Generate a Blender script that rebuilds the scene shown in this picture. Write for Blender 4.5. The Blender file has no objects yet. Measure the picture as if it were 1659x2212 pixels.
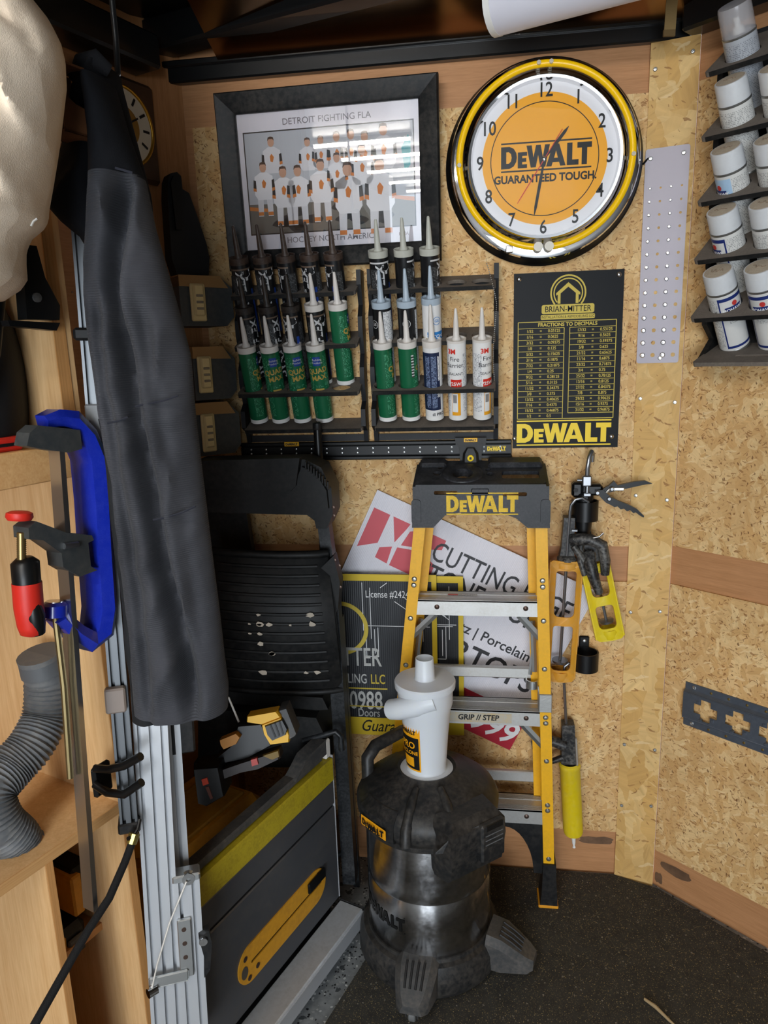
import bpy, bmesh, math, random
from mathutils import Vector, Matrix
random.seed(7)
R_=math.radians; PI=math.pi
sc=bpy.context.scene; COL=sc.collection

# ---------------------------------------------------------------- camera
YAW,PITCH,ROLL=R_(8.3),R_(12.5),R_(-1.8)
FPX=1560.0
CAM=Vector((0,-1.98,1.573))
_f=Vector((-math.sin(YAW)*math.cos(PITCH),math.cos(YAW)*math.cos(PITCH),-math.sin(PITCH)))
_r=Vector((math.cos(YAW),math.sin(YAW),0)); _u=_r.cross(_f)
_c,_s=math.cos(ROLL),math.sin(ROLL)
CR=_c*_r+_s*_u; CU=-_s*_r+_c*_u; CF=_f
cd=bpy.data.cameras.new('camera'); cam=bpy.data.objects.new('camera',cd); COL.objects.link(cam)
cd.sensor_fit='HORIZONTAL'; cd.sensor_width=36; cd.lens=36*FPX/1659
cd.clip_start=.02; cd.clip_end=60
cam.matrix_world=Matrix(((CR.x,CU.x,-CF.x,CAM.x),(CR.y,CU.y,-CF.y,CAM.y),(CR.z,CU.z,-CF.z,CAM.z),(0,0,0,1)))
sc.camera=cam
# ---------------------------------------------------------------- world, daylight, exposure
wd=bpy.data.worlds.new('world'); sc.world=wd; wd.use_nodes=True
bg=wd.node_tree.nodes['Background']; bg.inputs[0].default_value=(.80,.90,1,1); bg.inputs[1].default_value=1.3
def area(name,loc,rot,sx,sy,power,col):
    l=bpy.data.lights.new(name,'AREA'); l.shape='RECTANGLE'; l.size=sx; l.size_y=sy; l.energy=power; l.color=col
    o=bpy.data.objects.new(name,l); COL.objects.link(o); o.location=loc; o.rotation_euler=rot; return o
# daylight entering through the open rear ramp door, and through the side door on the left behind the camera
area('daylight_rear_door',(0.1,-5.95,1.0),(R_(90),0,0),1.9,1.9,66,(.86,.93,1))
vs=sc.view_settings; vs.view_transform='Standard'; vs.look='None'; vs.gamma=1; vs.use_curve_mapping=False
vs.exposure=1.0
LED_POWER=95.0

# ---------------------------------------------------------------- planes of the trailer (plan origin, heading)
FR=dict(B=((0,0),0),S=((.385,0),-16),R=((.49,-.03),-41),L=((-.675,-.842),68.9),C=((-.87,-.085),44.7),W=((-.6,-1.0),0))
def axes(fr):
    (ox,oy),th=FR[fr]; th=R_(th)
    return Vector((ox,oy,0)),Vector((math.cos(th),math.sin(th),0)),Vector((math.sin(th),-math.cos(th),0))
def ray(x,y): return (x-829.5)/FPX*CR-(y-1106)/FPX*CU+CF
def hit(x,y,p,n):
    v=ray(x,y); return CAM+v*((p-CAM).dot(n)/v.dot(n))
def loc(fr,x,y,off=0):
    o,t,n=axes(fr); P=hit(x,y,o+n*off,n); return (P-o).dot(t),P.z
def lxz(fr,x,y,off=0): return loc(fr,x,y,off)
def wpt(fr,lx,off,z):
    o,t,n=axes(fr); return o+t*lx+n*off+Vector((0,0,z))
def th(fr): return R_(FR[fr][1])
def flo(x,y,z=0): return hit(x,y,Vector((0,0,z)),Vector((0,0,1)))
def at(x,y,dep): return CAM+ray(x,y)*dep

# ---------------------------------------------------------------- mesh helpers
WALL=Matrix(((1,0,0,0),(0,0,-1,0),(0,1,0,0),(0,0,0,1)))   # drawing plane xy -> upright facing -y
class B:
    def __init__(s): s.v=[]; s.f=[]
    def add(s,v,f,M=None):
        o=len(s.v)
        s.v+=[tuple(M@Vector(p)) for p in v] if M is not None else [tuple(p) for p in v]
        s.f+=[tuple(i+o for i in q) for q in f]; return s
    def box(s,x0,x1,y0,y1,z0,z1,bev=0,M=None,seg=1):
        if bev<=0:
            v=[(x,y,z) for x in (x0,x1) for y in (y0,y1) for z in (z0,z1)]
            return s.add(v,[(0,1,3,2),(4,6,7,5),(0,4,5,1),(2,3,7,6),(0,2,6,4),(1,5,7,3)],M)
        bm=bmesh.new(); bmesh.ops.create_cube(bm,size=1)
        for q in bm.verts: q.co=Vector(((x0+x1)/2+q.co.x*(x1-x0),(y0+y1)/2+q.co.y*(y1-y0),(z0+z1)/2+q.co.z*(z1-z0)))
        bmesh.ops.bevel(bm,geom=list(bm.edges),offset=bev,segments=seg,profile=.5,affect='EDGES')
        bm.verts.index_update(); v=[tuple(q.co) for q in bm.verts]; f=[tuple(q.index for q in p.verts) for p in bm.faces]; bm.free()
        return s.add(v,f,M)
    def cyl(s,p0,p1,r0,r1=None,n=16,cap=True,M=None):
        r1=r0 if r1 is None else r1
        return s.sweep([p0,p1],[r0,r1],n,cap,M)
    def sweep(s,pts,r,n=10,cap=True,M=None,sq=1.0):
        pts=[Vector(p) for p in pts]; N=len(pts); rs=r if isinstance(r,(list,tuple)) else [r]*N
        d=(pts[1]-pts[0]).normalized(); a=Vector((0,0,1)) if abs(d.z)<.9 else Vector((1,0,0))
        u=d.cross(a).normalized(); v=[]; f=[]
        for i,p in enumerate(pts):
            if i==0: t=pts[1]-p
            elif i==N-1: t=p-pts[i-1]
            else: t=(pts[i+1]-p).normalized()+(p-pts[i-1]).normalized()
            t=t.normalized(); u=(u-t*u.dot(t)).normalized(); w=t.cross(u)
            for k in range(n):
                an=2*PI*k/n; v.append(p+(u*math.cos(an)*sq+w*math.sin(an))*rs[i])
        for i in range(N-1):
            for k in range(n):
                k2=(k+1)%n; f.append((i*n+k,i*n+k2,(i+1)*n+k2,(i+1)*n+k))
        if cap: f.append(tuple(range(n-1,-1,-1))); f.append(tuple((N-1)*n+k for k in range(n)))
        return s.add(v,f,M)
    def lathe(s,prof,n=32,M=None,a0=0,a1=2*PI,sx=1,sy=1,cap=False):
        full=abs(a1-a0-2*PI)<1e-6; m=n if full else n+1; v=[]; f=[]
        for r,z in prof:
            for k in range(m):
                a=a0+(a1-a0)*k/n; v.append((r*math.sin(a)*sx,-r*math.cos(a)*sy,z))
        for i in range(len(prof)-1):
            for k in range(n):
                k2=(k+1)%m; f.append((i*m+k,i*m+k2,(i+1)*m+k2,(i+1)*m+k))
        if full and cap:
            if prof[0][0]>1e-5: f.append(tuple(range(m-1,-1,-1)))
            if prof[-1][0]>1e-5: f.append(tuple((len(prof)-1)*m+k for k in range(m)))
        return s.add(v,f,M)
    def loft(s,rings,cap=True,M=None,closed=True):
        n=len(rings[0]); v=[p for r in rings for p in r]; f=[]
        for i in range(len(rings)-1):
            for k in range(n if closed else n-1):
                k2=(k+1)%n; f.append((i*n+k,i*n+k2,(i+1)*n+k2,(i+1)*n+k))
        if cap and closed: f.append(tuple(range(n-1,-1,-1))); f.append(tuple((len(rings)-1)*n+k for k in range(n)))
        return s.add(v,f,M)
    def prism(s,poly,z0,z1,M=None):
        n=len(poly); v=[(x,y,z0) for x,y in poly]+[(x,y,z1) for x,y in poly]
        f=[tuple(range(n-1,-1,-1)),tuple(range(n,2*n))]+[(k,(k+1)%n,n+(k+1)%n,n+k) for k in range(n)]
        return s.add(v,f,M)
    def ring(s,R,r,n=48,m=10,M=None,a0=0,a1=2*PI):
        pts=[]; full=abs(a1-a0-2*PI)<1e-6; N=n if full else n+1; v=[];f=[]
        for i in range(N):
            a=a0+(a1-a0)*i/n
            for k in range(m):
                b=2*PI*k/m; q=R+r*math.cos(b); v.append((q*math.sin(a),q*math.cos(a),r*math.sin(b)))
        for i in range(n):
            for k in range(m): f.append((i*m+k,i*m+(k+1)%m,((i+1)%N)*m+(k+1)%m,((i+1)%N)*m+k))
        if not full: f.append(tuple(range(m))); f.append(tuple(N*m-1-k for k in range(m)))
        return s.add(v,f,M)
    def mesh(s,name):
        me=bpy.data.meshes.new(name); me.from_pydata(s.v,[],s.f); me.validate()
        bm=bmesh.new(); bm.from_mesh(me); bmesh.ops.recalc_face_normals(bm,faces=bm.faces); bm.to_mesh(me); bm.free()
        return me
def T(x=0,y=0,z=0,rx=0,ry=0,rz=0,s=1):
    return Matrix.Translation((x,y,z))@Matrix.Rotation(rz,4,'Z')@Matrix.Rotation(ry,4,'Y')@Matrix.Rotation(rx,4,'X')@Matrix.Scale(s,4)
def obj(name,b,m,parent=None,smooth=35,label=None,keepn=False):
    if isinstance(b,B):
        me=bpy.data.meshes.new(name); me.from_pydata(b.v,[],b.f); me.validate()
        if not keepn:
            bm=bmesh.new(); bm.from_mesh(me); bmesh.ops.recalc_face_normals(bm,faces=bm.faces); bm.to_mesh(me); bm.free()
        if m is not None: me.materials.append(m)
        if smooth:
            me.polygons.foreach_set('use_smooth',[True]*len(me.polygons)); me.set_sharp_from_angle(angle=R_(smooth))
    else: me=b
    o=bpy.data.objects.new(name,me); COL.objects.link(o)
    if parent is not None: o.parent=parent
    if label: o['label']=label
    return o
def thing(name,label,cat,loc=(0,0,0),rot=(0,0,0),group=None):
    o=bpy.data.objects.new(name,None); COL.objects.link(o); o.empty_display_size=.05
    o.location=loc; o.rotation_euler=rot if isinstance(rot,(tuple,list)) else (0,0,rot)
    return tag(o,label,cat,group)
def tag(o,label,cat,group=None):
    o['label']=label; o['category']=cat
    if group: o['group']=group
    return o
def struct(o,label=None):
    o['kind']='structure'
    if label: o['label']=label
    return o
def child(name,mesh,parent,loc=(0,0,0),rot=(0,0,0)):
    o=bpy.data.objects.new(name,mesh); COL.objects.link(o); o.parent=parent; o.location=loc; o.rotation_euler=rot; return o
def copy_tree(o,parent=None):
    c=o.copy(); COL.objects.link(c)
    if parent is not None: c.parent=parent
    for ch in o.children: copy_tree(ch,c)
    return c
def meshes(b,name,m,smooth=35):
    o=obj(name,b,m,None,smooth); me=o.data; bpy.data.objects.remove(o); return me
# filled flat shapes with holes, and lettering (drawn in xy, facing +z)
_fc={}
def _from_curve(cu):
    o=bpy.data.objects.new('tmp',cu); me=bpy.data.meshes.new_from_object(o)
    v=[tuple(q.co) for q in me.vertices]; f=[tuple(p.vertices) for p in me.polygons]
    bpy.data.objects.remove(o); bpy.data.curves.remove(cu); bpy.data.meshes.remove(me); return v,f
def filled(polys,ext=0):
    cu=bpy.data.curves.new('tmp','CURVE'); cu.dimensions='2D'; cu.fill_mode='BOTH'; cu.extrude=ext/2
    for p in polys:
        sp=cu.splines.new('POLY'); sp.points.add(len(p)-1)
        for q,(x,y) in zip(sp.points,p): q.co=(x,y,0,1)
        sp.use_cyclic_u=True
    return _from_curve(cu)
def words(s,size=.02,bold=0,align='CENTER',ext=0,sx=1,shear=0,line=1,sp=1):
    k=(s,round(size,5),bold,align,ext,sx,shear,line,sp)
    if k in _fc: return _fc[k]
    cu=bpy.data.curves.new('tmp','FONT'); cu.body=s; cu.size=1; cu.align_x=align; cu.align_y='CENTER'; cu.offset=bold; cu.extrude=0
    cu.shear=shear; cu.space_line=line; cu.space_character=sp; cu.resolution_u=3
    v,f=_from_curve(cu); v=[(x*size*sx,y*size,ext) for x,y,z in v]
    _fc[k]=(v,f); return v,f
GL=dict(
 D=[[(0,0),(0,1),(.45,1),(.68,.9),(.82,.7),(.85,.5),(.82,.3),(.68,.1),(.45,0)],[(.28,.24),(.28,.76),(.42,.76),(.53,.67),(.57,.5),(.53,.33),(.42,.24)]],
 E=[[(0,0),(0,.72),(.5,.72),(.5,.55),(.24,.55),(.24,.45),(.46,.45),(.46,.28),(.24,.28),(.24,.17),(.5,.17),(.5,0)]],
 W=[[(0,1),(.28,1),(.38,.45),(.51,1),(.76,1),(.88,.45),(.99,1),(1.25,1),(1.02,0),(.75,0),(.63,.55),(.51,0),(.24,0)]],
 A=[[(0,0),(.36,1),(.68,1),(1.04,0),(.75,0),(.69,.18),(.35,.18),(.29,0)],[(.42,.37),(.62,.37),(.52,.70)]],
 L=[[(0,0),(0,1),(.28,1),(.28,.24),(.62,.24),(.62,0)]],
 T=[[(0,1),(.76,1),(.76,.75),(.52,.75),(.52,0),(.24,0),(.24,.75),(0,.75)]])
def logo(width,bars=True,only=None,depth=0):
    b=B()
    for g,x in (('D',0),('E',.9),('W',1.36),('A',2.42),('L',3.52),('T',4.06)):
        if only and g not in only: continue
        v,f=filled(GL[g],depth); b.add(v,f,T(x-2.41,-.5,0))
    if bars:
        for y in (.6,-.66): b.add([(-2.41,y,0),(2.41,y,0),(2.41,y+.07,0),(-2.41,y+.07,0)],[(0,1,2,3)])
    k=width/4.82; b.v=[(x*k,y*k,z*k) for x,y,z in b.v]; return b
def bend(b,R,a0=0,z0=0):
    o=B(); o.f=list(b.f); o.v=[((R+p[2])*math.sin(a0+p[0]/R),-(R+p[2])*math.cos(a0+p[0]/R),p[1]+z0) for p in b.v]; return o
def put(b,M):
    o=B(); o.add(b.v,b.f,M); return o
def wtext(s,size,x,y,z,bold=0,align='CENTER',sx=1,shear=0,rot=0,line=1,sp=1):
    v,f=words(s,size,bold,align,0,sx,shear,line,sp); b=B(); b.add(v,f,T(x,y,z)@WALL@Matrix.Rotation(rot,4,'Z')); return b
def patch(R,a0,a1,z0,z1,n=8):
    b=B(); v=[]; f=[]
    for i in range(n+1):
        a=a0+(a1-a0)*i/n; v+=[(R*math.sin(a),-R*math.cos(a),z0),(R*math.sin(a),-R*math.cos(a),z1)]
    for i in range(n): f.append((2*i,2*i+2,2*i+3,2*i+1))
    return b.add(v,f)
def quad(pts): return B().add(pts,[tuple(range(len(pts)))])
def rrect(x0,x1,y0,y1,r,n=4):
    p=[]
    for cx,cy,a in ((x1-r,y1-r,0),(x0+r,y1-r,90),(x0+r,y0+r,180),(x1-r,y0+r,270)):
        for i in range(n+1): t=R_(a+90*i/n); p.append((cx+r*math.cos(t),cy+r*math.sin(t)))
    return p
def circ(x,y,r,n=24,sy=1): return [(x+r*math.cos(2*PI*i/n),y+r*sy*math.sin(2*PI*i/n)) for i in range(n)]

# ---------------------------------------------------------------- materials
def lin(h):
    h=h.lstrip('#'); o=[]
    for i in (0,2,4):
        c=int(h[i:i+2],16)/255; o.append(c/12.92 if c<=.04045 else ((c+.055)/1.055)**2.4)
    return (*o,1)
class N:
    def __init__(s,name):
        s.m=bpy.data.materials.new(name); s.m.use_nodes=True; s.t=s.m.node_tree; s.p=s.t.nodes['Principled BSDF']
    def n(s,ty,**k):
        q=s.t.nodes.new(ty)
        for a,b in k.items():
            if a=='ins':
                for i,val in b.items():
                    if hasattr(val,'is_linked'): s.t.links.new(val,q.inputs[i])
                    else: q.inputs[i].default_value=val
            else: setattr(q,a,b)
        return q
    def link(s,a,b): s.t.links.new(a,b)
    def co(s,scale=(1,1,1),rot=(0,0,0),loc=(0,0,0),kind='Object'):
        tc=s.n('ShaderNodeTexCoord'); mp=s.n('ShaderNodeMapping',ins={1:loc,2:rot,3:scale}); s.link(tc.outputs[kind],mp.inputs[0]); return mp.outputs[0]
    def noise(s,vec,scale=5,det=3,rough=.5): return s.n('ShaderNodeTexNoise',ins={0:vec,2:scale,3:det,4:rough}).outputs[0]
    def ramp(s,fac,stops,interp='LINEAR'):
        q=s.n('ShaderNodeValToRGB'); s.link(fac,q.inputs[0]); e=q.color_ramp; e.interpolation=interp
        while len(e.elements)<len(stops): e.elements.new(.5)
        for el,(p,c) in zip(e.elements,stops): el.position=p; el.color=c if len(c)==4 else (*c,1)
        return q.outputs[0]
    def mix(s,fac,a,b,mode='MIX'):
        q=s.n('ShaderNodeMix',data_type='RGBA',blend_type=mode)
        for i,val in ((0,fac),(6,a),(7,b)):
            if hasattr(val,'is_linked'): s.link(val,q.inputs[i])
            else: q.inputs[i].default_value=val
        return q.outputs[2]
    def math(s,op,a,b=0):
        q=s.n('ShaderNodeMath',operation=op)
        for i,val in ((0,a),(1,b)):
            if hasattr(val,'is_linked'): s.link(val,q.inputs[i])
            else: q.inputs[i].default_value=val
        return q.outputs[0]
    def bump(s,h,st=.3,dist=.002):
        q=s.n('ShaderNodeBump',ins={0:st,1:dist}); s.link(h,q.inputs['Height']); s.link(q.outputs[0],s.p.inputs['Normal'])
BW=lambda v:(v,v,v,1)
def mat(name,col,rough=.5,metal=0,spec=.5,dust=0,dustcol='#8f857a',dscale=9,bump=0,bscale=120,coat=0,trans=0,emit=0,alpha=1,ior=1.45,sss=0,vary=0):
    q=N(name); p=q.p; c=lin(col) if isinstance(col,str) else (*col,1)
    p.inputs['Base Color'].default_value=c; p.inputs['Roughness'].default_value=rough; p.inputs['Metallic'].default_value=metal
    p.inputs['Specular IOR Level'].default_value=spec; p.inputs['Coat Weight'].default_value=coat; p.inputs['Transmission Weight'].default_value=trans; p.inputs['IOR'].default_value=ior
    if emit: p.inputs['Emission Color'].default_value=c; p.inputs['Emission Strength'].default_value=emit
    if alpha<1: p.inputs['Alpha'].default_value=alpha
    if sss: p.inputs['Subsurface Weight'].default_value=sss; p.inputs['Subsurface Radius'].default_value=(.02,.02,.02)
    if dust or bump or vary: vec=q.co()
    if vary:
        n=q.noise(vec,18,4,.6); k=q.ramp(n,[(.3,tuple(x*(1-vary) for x in c[:3])),(.7,tuple(min(1,x*(1+vary)) for x in c[:3]))]); q.link(k,p.inputs['Base Color'])
    if dust:
        n=q.noise(vec,dscale,6,.65); n2=q.noise(vec,dscale*9,3,.6); mm=q.math('MULTIPLY',n,n2)
        fac=q.ramp(mm,[(.18,BW(0)),(.42,BW(dust))]); src=k if vary else c
        q.link(q.mix(fac,src,lin(dustcol)),p.inputs['Base Color'])
        q.link(q.math('ADD',q.math('MULTIPLY',fac,.35),rough),p.inputs['Roughness'])
    if bump: q.bump(q.noise(vec,bscale,4,.6),bump,.002)
    return q.m
def osb(name,flake=1.0,c=('#cfa56d','#d9b27c','#e4c48f','#d2a66d'),dark='#946539',amt=1.0,dk=.915):
    """strand board: each strand (voronoi cell) has its own tone and grain direction"""
    q=N(name); tc=q.n('ShaderNodeTexCoord').outputs['Object']; C=[lin(x) for x in c]
    def strands(size,seed,asp,ang):
        wob=q.n('ShaderNodeTexNoise',ins={0:tc,2:26/flake,3:3}); w=q.n('ShaderNodeVectorMath',operation='SCALE',ins={0:wob.outputs[1],3:.035*flake}).outputs[0]
        v=q.n('ShaderNodeVectorMath',operation='ADD',ins={0:tc,1:w}).outputs[0]
        mp=q.n('ShaderNodeMapping',vector_type='TEXTURE',ins={0:v,1:(seed,seed*.7,seed*1.3),2:(0,ang,0),3:(size*flake*asp,.3,size*flake)}).outputs[0]
        vo=q.n('ShaderNodeTexVoronoi',ins={0:mp,'Scale':1.0}); sp=q.n('ShaderNodeSeparateColor',ins={0:vo.outputs['Color']})
        rot=q.n('ShaderNodeVectorRotate',rotation_type='Y_AXIS'); q.link(tc,rot.inputs[0]); q.link(q.math('MULTIPLY',sp.outputs[2],6.28),rot.inputs['Angle'])
        g=q.n('ShaderNodeTexNoise',ins={0:q.n('ShaderNodeMapping',ins={0:rot.outputs[0],1:(seed,0,0),3:(9/flake,9,110/flake)}).outputs[0],2:1.6,3:4,4:.6}).outputs[0]
        return sp.outputs[0],sp.outputs[1],g
    l1=strands(.024,1.3,2.2,.5); l2=strands(.017,5.1,2.6,-.6); l3=strands(.012,8.7,3.0,1.5)
    cr=lambda f,k: q.ramp(f,[(0,C[k%4]),(.33,C[(k+1)%4]),(.66,C[(k+2)%4]),(1,C[(k+3)%4])])
    col=cr(l1[0],0); g=l1[2]
    for l,k,t in ((l2,1,.55),(l3,2,.6)):
        m=q.ramp(l[1],[(t,BW(0)),(t+.04,BW(1))]); col=q.mix(m,col,cr(l[0],k)); mm=q.n('ShaderNodeMix',ins={0:m,2:g,3:l[2]}); g=mm.outputs[0]
    col=q.mix(1.0,col,q.ramp(g,[(.26,(.78,.75,.70)),(.42,(.97,.96,.95)),(.62,(1.06,1.06,1.05)),(.78,(1.16,1.16,1.14))]),'MULTIPLY')
    def slivers(ln,wd,seed,ang,thr,cc,a):
        wob=q.n('ShaderNodeTexNoise',ins={0:tc,2:40,3:2}); w=q.n('ShaderNodeVectorMath',operation='SCALE',ins={0:wob.outputs[1],3:.02}).outputs[0]
        v=q.n('ShaderNodeVectorMath',operation='ADD',ins={0:tc,1:w}).outputs[0]
        mp=q.n('ShaderNodeMapping',vector_type='TEXTURE',ins={0:v,1:(seed,seed,seed*1.9),2:(0,ang,0),3:(ln,.3,wd)}).outputs[0]
        vo=q.n('ShaderNodeTexVoronoi',ins={0:mp,'Scale':1.0}); sp=q.n('ShaderNodeSeparateColor',ins={0:vo.outputs['Color']})
        return q.mix(q.math('MULTIPLY',q.math('MULTIPLY',q.math('GREATER_THAN',sp.outputs[0],thr),q.math('LESS_THAN',vo.outputs['Distance'],.42)),a),col,lin(cc))
    f=flake**.5
    col=slivers(.016*f,.0042*f,2.2,.3,dk,dark,.75); col=slivers(.012*f,.0032*f,6.4,-.8,dk+.02,dark,.8); col=slivers(.009*f,.0026*f,16.4,.9,dk,dark,.6); col=slivers(.014*f,.003*f,21.,-.25,dk,'#96683c',.6); col=slivers(.010*f,.0035*f,3.1,1.3,dk+.03,'#6d4426',.8); col=slivers(.035*f,.006*f,9.9,-.35,.93,'#ecd2a2',.55); col=slivers(.03*f,.006*f,12.,.7,.94,'#e6c891',.5)
    big=q.n('ShaderNodeTexNoise',ins={0:tc,2:3.5,3:3}).outputs[0]; col=q.mix(1,col,q.ramp(big,[(.3,BW(.88)),(.7,BW(1.08))]),'MULTIPLY')
    q.link(col,q.p.inputs['Base Color']); q.p.inputs['Roughness'].default_value=.62; q.p.inputs['Specular IOR Level'].default_value=.25
    q.bump(g,.3,.0015); return q.m
def wood(name,a,b,scale=(1,1,1),rough=.5,cut=(3,60,60),str_=1.0,spec=.3):
    q=N(name); v=q.co(cut); n=q.noise(v,1.2,6,.6); n2=q.noise(q.co((cut[0]*4,cut[1]*3,cut[2]*3)),1.5,3,.5)
    col=q.ramp(n,[(.25,lin(a)),(.75,lin(b))]); col=q.mix(.35*str_,col,q.ramp(n2,[(.3,lin(a)),(.7,lin(b))]))
    q.link(col,q.p.inputs['Base Color']); q.p.inputs['Roughness'].default_value=rough; q.p.inputs['Specular IOR Level'].default_value=spec
    q.bump(n2,.08,.001); return q.m
def speck(name,base,specks,dens=.9,scale=260,rough=.85,size=.38,bump=.25):
    q=N(name); v=q.co(); n=q.noise(v,40,4,.6)
    col=q.ramp(n,[(.3,tuple(x*.75 for x in lin(base)[:3])),(.7,tuple(x*1.2 for x in lin(base)[:3]))])
    for i,(sc_,cc,de) in enumerate(specks):
        vv=q.n('ShaderNodeVectorMath',operation='ADD',ins={0:v,1:q.n('ShaderNodeVectorMath',operation='SCALE',ins={0:q.n('ShaderNodeTexNoise',ins={0:v,2:sc_*1.3,3:1}).outputs[1],3:.8/sc_}).outputs[0]}).outputs[0]
        vo=q.n('ShaderNodeTexVoronoi',ins={0:vv,'Scale':sc_}); sp=q.n('ShaderNodeSeparateColor',ins={0:vo.outputs['Color']})
        m=q.math('MULTIPLY',q.math('GREATER_THAN',sp.outputs[0],de),q.math('LESS_THAN',vo.outputs['Distance'],size))
        col=q.mix(m,col,q.mix(sp.outputs[1],lin(cc),tuple(x*.45 for x in lin(cc)[:3])+(1,)))
    q.link(col,q.p.inputs['Base Color']); q.p.inputs['Roughness'].default_value=rough; q.p.inputs['Specular IOR Level'].default_value=.3
    if bump: q.bump(q.noise(v,350,3,.6),bump,.003)
    return q.m
def fineprint(name,base,ink,pitch=.004,dens=.5,rough=.4,sx=500,gap=None):
    """small illegible print: broken lines of ink across a label"""
    q=N(name); v=q.co(); s=q.n('ShaderNodeSeparateXYZ',ins={0:v}); z=s.outputs[2]
    rows=q.math('LESS_THAN',q.math('FRACT',q.math('DIVIDE',z,pitch)),.55)
    fl=q.math('FLOOR',q.math('DIVIDE',z,pitch))
    cv=q.n('ShaderNodeCombineXYZ',ins={0:q.math('MULTIPLY',s.outputs[0],sx),1:q.math('MULTIPLY',s.outputs[1],sx),2:q.math('MULTIPLY',fl,7.3)}).outputs[0]
    n=q.noise(cv,1,1,.5); m=q.math('MULTIPLY',rows,q.math('GREATER_THAN',n,1-dens))
    q.link(q.mix(m,lin(base),lin(ink)),q.p.inputs['Base Color']); q.p.inputs['Roughness'].default_value=rough
    return q.m
M_osb=osb('osb board'); M_osb2=osb('osb strip',2.6,('#cfa462','#dcb678','#e3c084','#d3a968'),dk=.972)
M_luan=wood('luan plywood','#a5754b','#c99468',cut=(4,60,70),rough=.5)
M_luanL=wood('luan plywood vertical','#96653e','#bd8858',cut=(60,60,4),rough=.5)
M_pine=wood('pine plywood face','#c79a66','#e2bd8b',cut=(50,50,4),rough=.55)
M_pineh=wood('pine board','#c48f55','#e0b57c',cut=(50,4,50),rough=.5)
M_ply=wood('plywood edge','#b0783f','#dba468',cut=(260,2,3),rough=.6)
M_plyh=wood('plywood edge flat','#b98550','#dcae74',cut=(3,3,260),rough=.6)
M_mat=speck('rubber mat','#3d3c38',[(330,'#a8956a',.87),(170,'#8f8a7e',.965),(520,'#85775a',.80)],rough=.9,size=.40)
M_epoxy=speck('flake epoxy floor','#868a8c',[(150,'#2c2e30',.86),(120,'#d6d8d8',.85),(60,'#5c6164',.9)],rough=.55,size=.45,bump=.1)
M_black=mat('black plastic','#141517',.45,spec=.35,dust=.2,dustcol='#57524b')
M_blk2=mat('black satin metal','#0e0f10',.36,spec=.4)
M_bplast=mat('matt black printed plastic','#101112',.6,spec=.3,dust=.2,dustcol='#5c564e',bump=.1)
M_rackw=mat('black rack sides','#17181b',.5,spec=.35,bump=.15,bscale=300)
M_dust=mat('dusty black shelf','#665e56',.85,dust=.6,dustcol='#857b70',dscale=25)
M_steel=mat('brushed steel','#c9c9c9',.28,1)
M_chrome=mat('chrome','#e9e9ea',.05,1)
M_alu=mat('aluminium','#d3d6da',.38,.55,bump=.05,bscale=60)
M_zinc=mat('zinc screw','#cfd2d2',.3,.9)
M_white=mat('white plastic','#e9e8e4',.4)
M_offw=mat('off white plastic','#d9d4cb',.42)
M_yel=mat('yellow','#f0b81c',.45); M_yelb=mat('yellow print','#f5d21e',.5)
M_ink=mat('black print','#0b0b0b',.55); M_goldink=mat('gold print','#c9b13c',.5)
M_ceil=mat('black ceiling sheet','#15130f',.3,0,spec=.6); M_cove=mat('dark glossy cove sheet','#8a6c50',.2,1.0); M_dimwall=mat('darkened side wall','#3a322a',.7,vary=.3); M_beam=mat('black painted steel','#121314',.32,spec=.6,coat=.3)

# ---------------------------------------------------------------- shell
HC=2.262
WP=[(-1.30,-1.18),(-.87,-.085),(-.784,0),(.385,0),(.49,-.03),(1.32,-.752)]
fb=B().prism([(-1.45,-6),(-1.45,-1.2),(-.87,-.05),(-.784,.05),(.42,.05),(.5,.02),(1.45,-.752),(1.45,-6)],-.05,0)
struct(obj('floor',fb,M_epoxy,None,0),'grey epoxy floor with black and white flakes')
def plan_wall(name,p,q,m,label,z0=0,z1=2.40,t=.03):
    p=Vector((*p,0)); q=Vector((*q,0)); d=q-p; a=math.atan2(d.y,d.x)
    o=obj(name,B().box(0,d.length,0,t,z0,z1),m,None,0); o.location=p; o.rotation_euler=(0,0,a); struct(o,label); return o
wall_back=plan_wall('wall_back',(-.784,0),(.40,0),M_luan,'brown plywood end wall faced with chipboard panels')
wall_corner=plan_wall('wall_corner',(-.87,-.085),(-.784,0),M_luanL,'narrow angled brown plywood corner wall')
wall_left=plan_wall('wall_left',(-1.30,-1.202),(-.87,-.085),M_luan,'brown plywood left wall in shade')
wall_right=plan_wall('wall_right',(.49,-.03),(1.32,-.752),M_luan,'brown plywood right wall faced with chipboard panels')
sl=plan_wall('wall_side_left',(-1.30,-6),(-1.30,-1.2),M_dimwall,'dark side wall behind the camera on the left')  # both unseen side walls are coloured dark to cut bounced fill light
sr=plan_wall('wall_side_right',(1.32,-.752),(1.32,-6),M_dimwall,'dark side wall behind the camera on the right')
cb=B().prism([(-1.45,-6),(-1.45,-1.2),(-.9,-.05),(-.8,.06),(.42,.06),(.52,.02),(1.45,-.752),(1.45,-6)],2.40,2.44)
struct(obj('ceiling',cb,M_ceil,None,0),'dark glossy trailer ceiling')
def osbpanel(parent,x0,x1,z0,z1,m=M_osb,t=.007): return obj('osb_panel',B().box(x0,x1,-t,0,z0,z1),m,parent,0)
BX=.784     # wall_back local x = world x + .784
osbpanel(wall_back,BX-.762,BX+.386,1.035,2.158); osbpanel(wall_back,BX-.762,BX+.386,.150,.934)
osbpanel(wall_right,.005,1.09,1.046,2.165); osbpanel(wall_right,.005,1.09,.122,.940)
scr=B().lathe([(.0052,0),(.0052,.0012),(.0038,.0028),(.002,.0030),(.0017,.0014),(0,.0014)],14)
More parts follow.
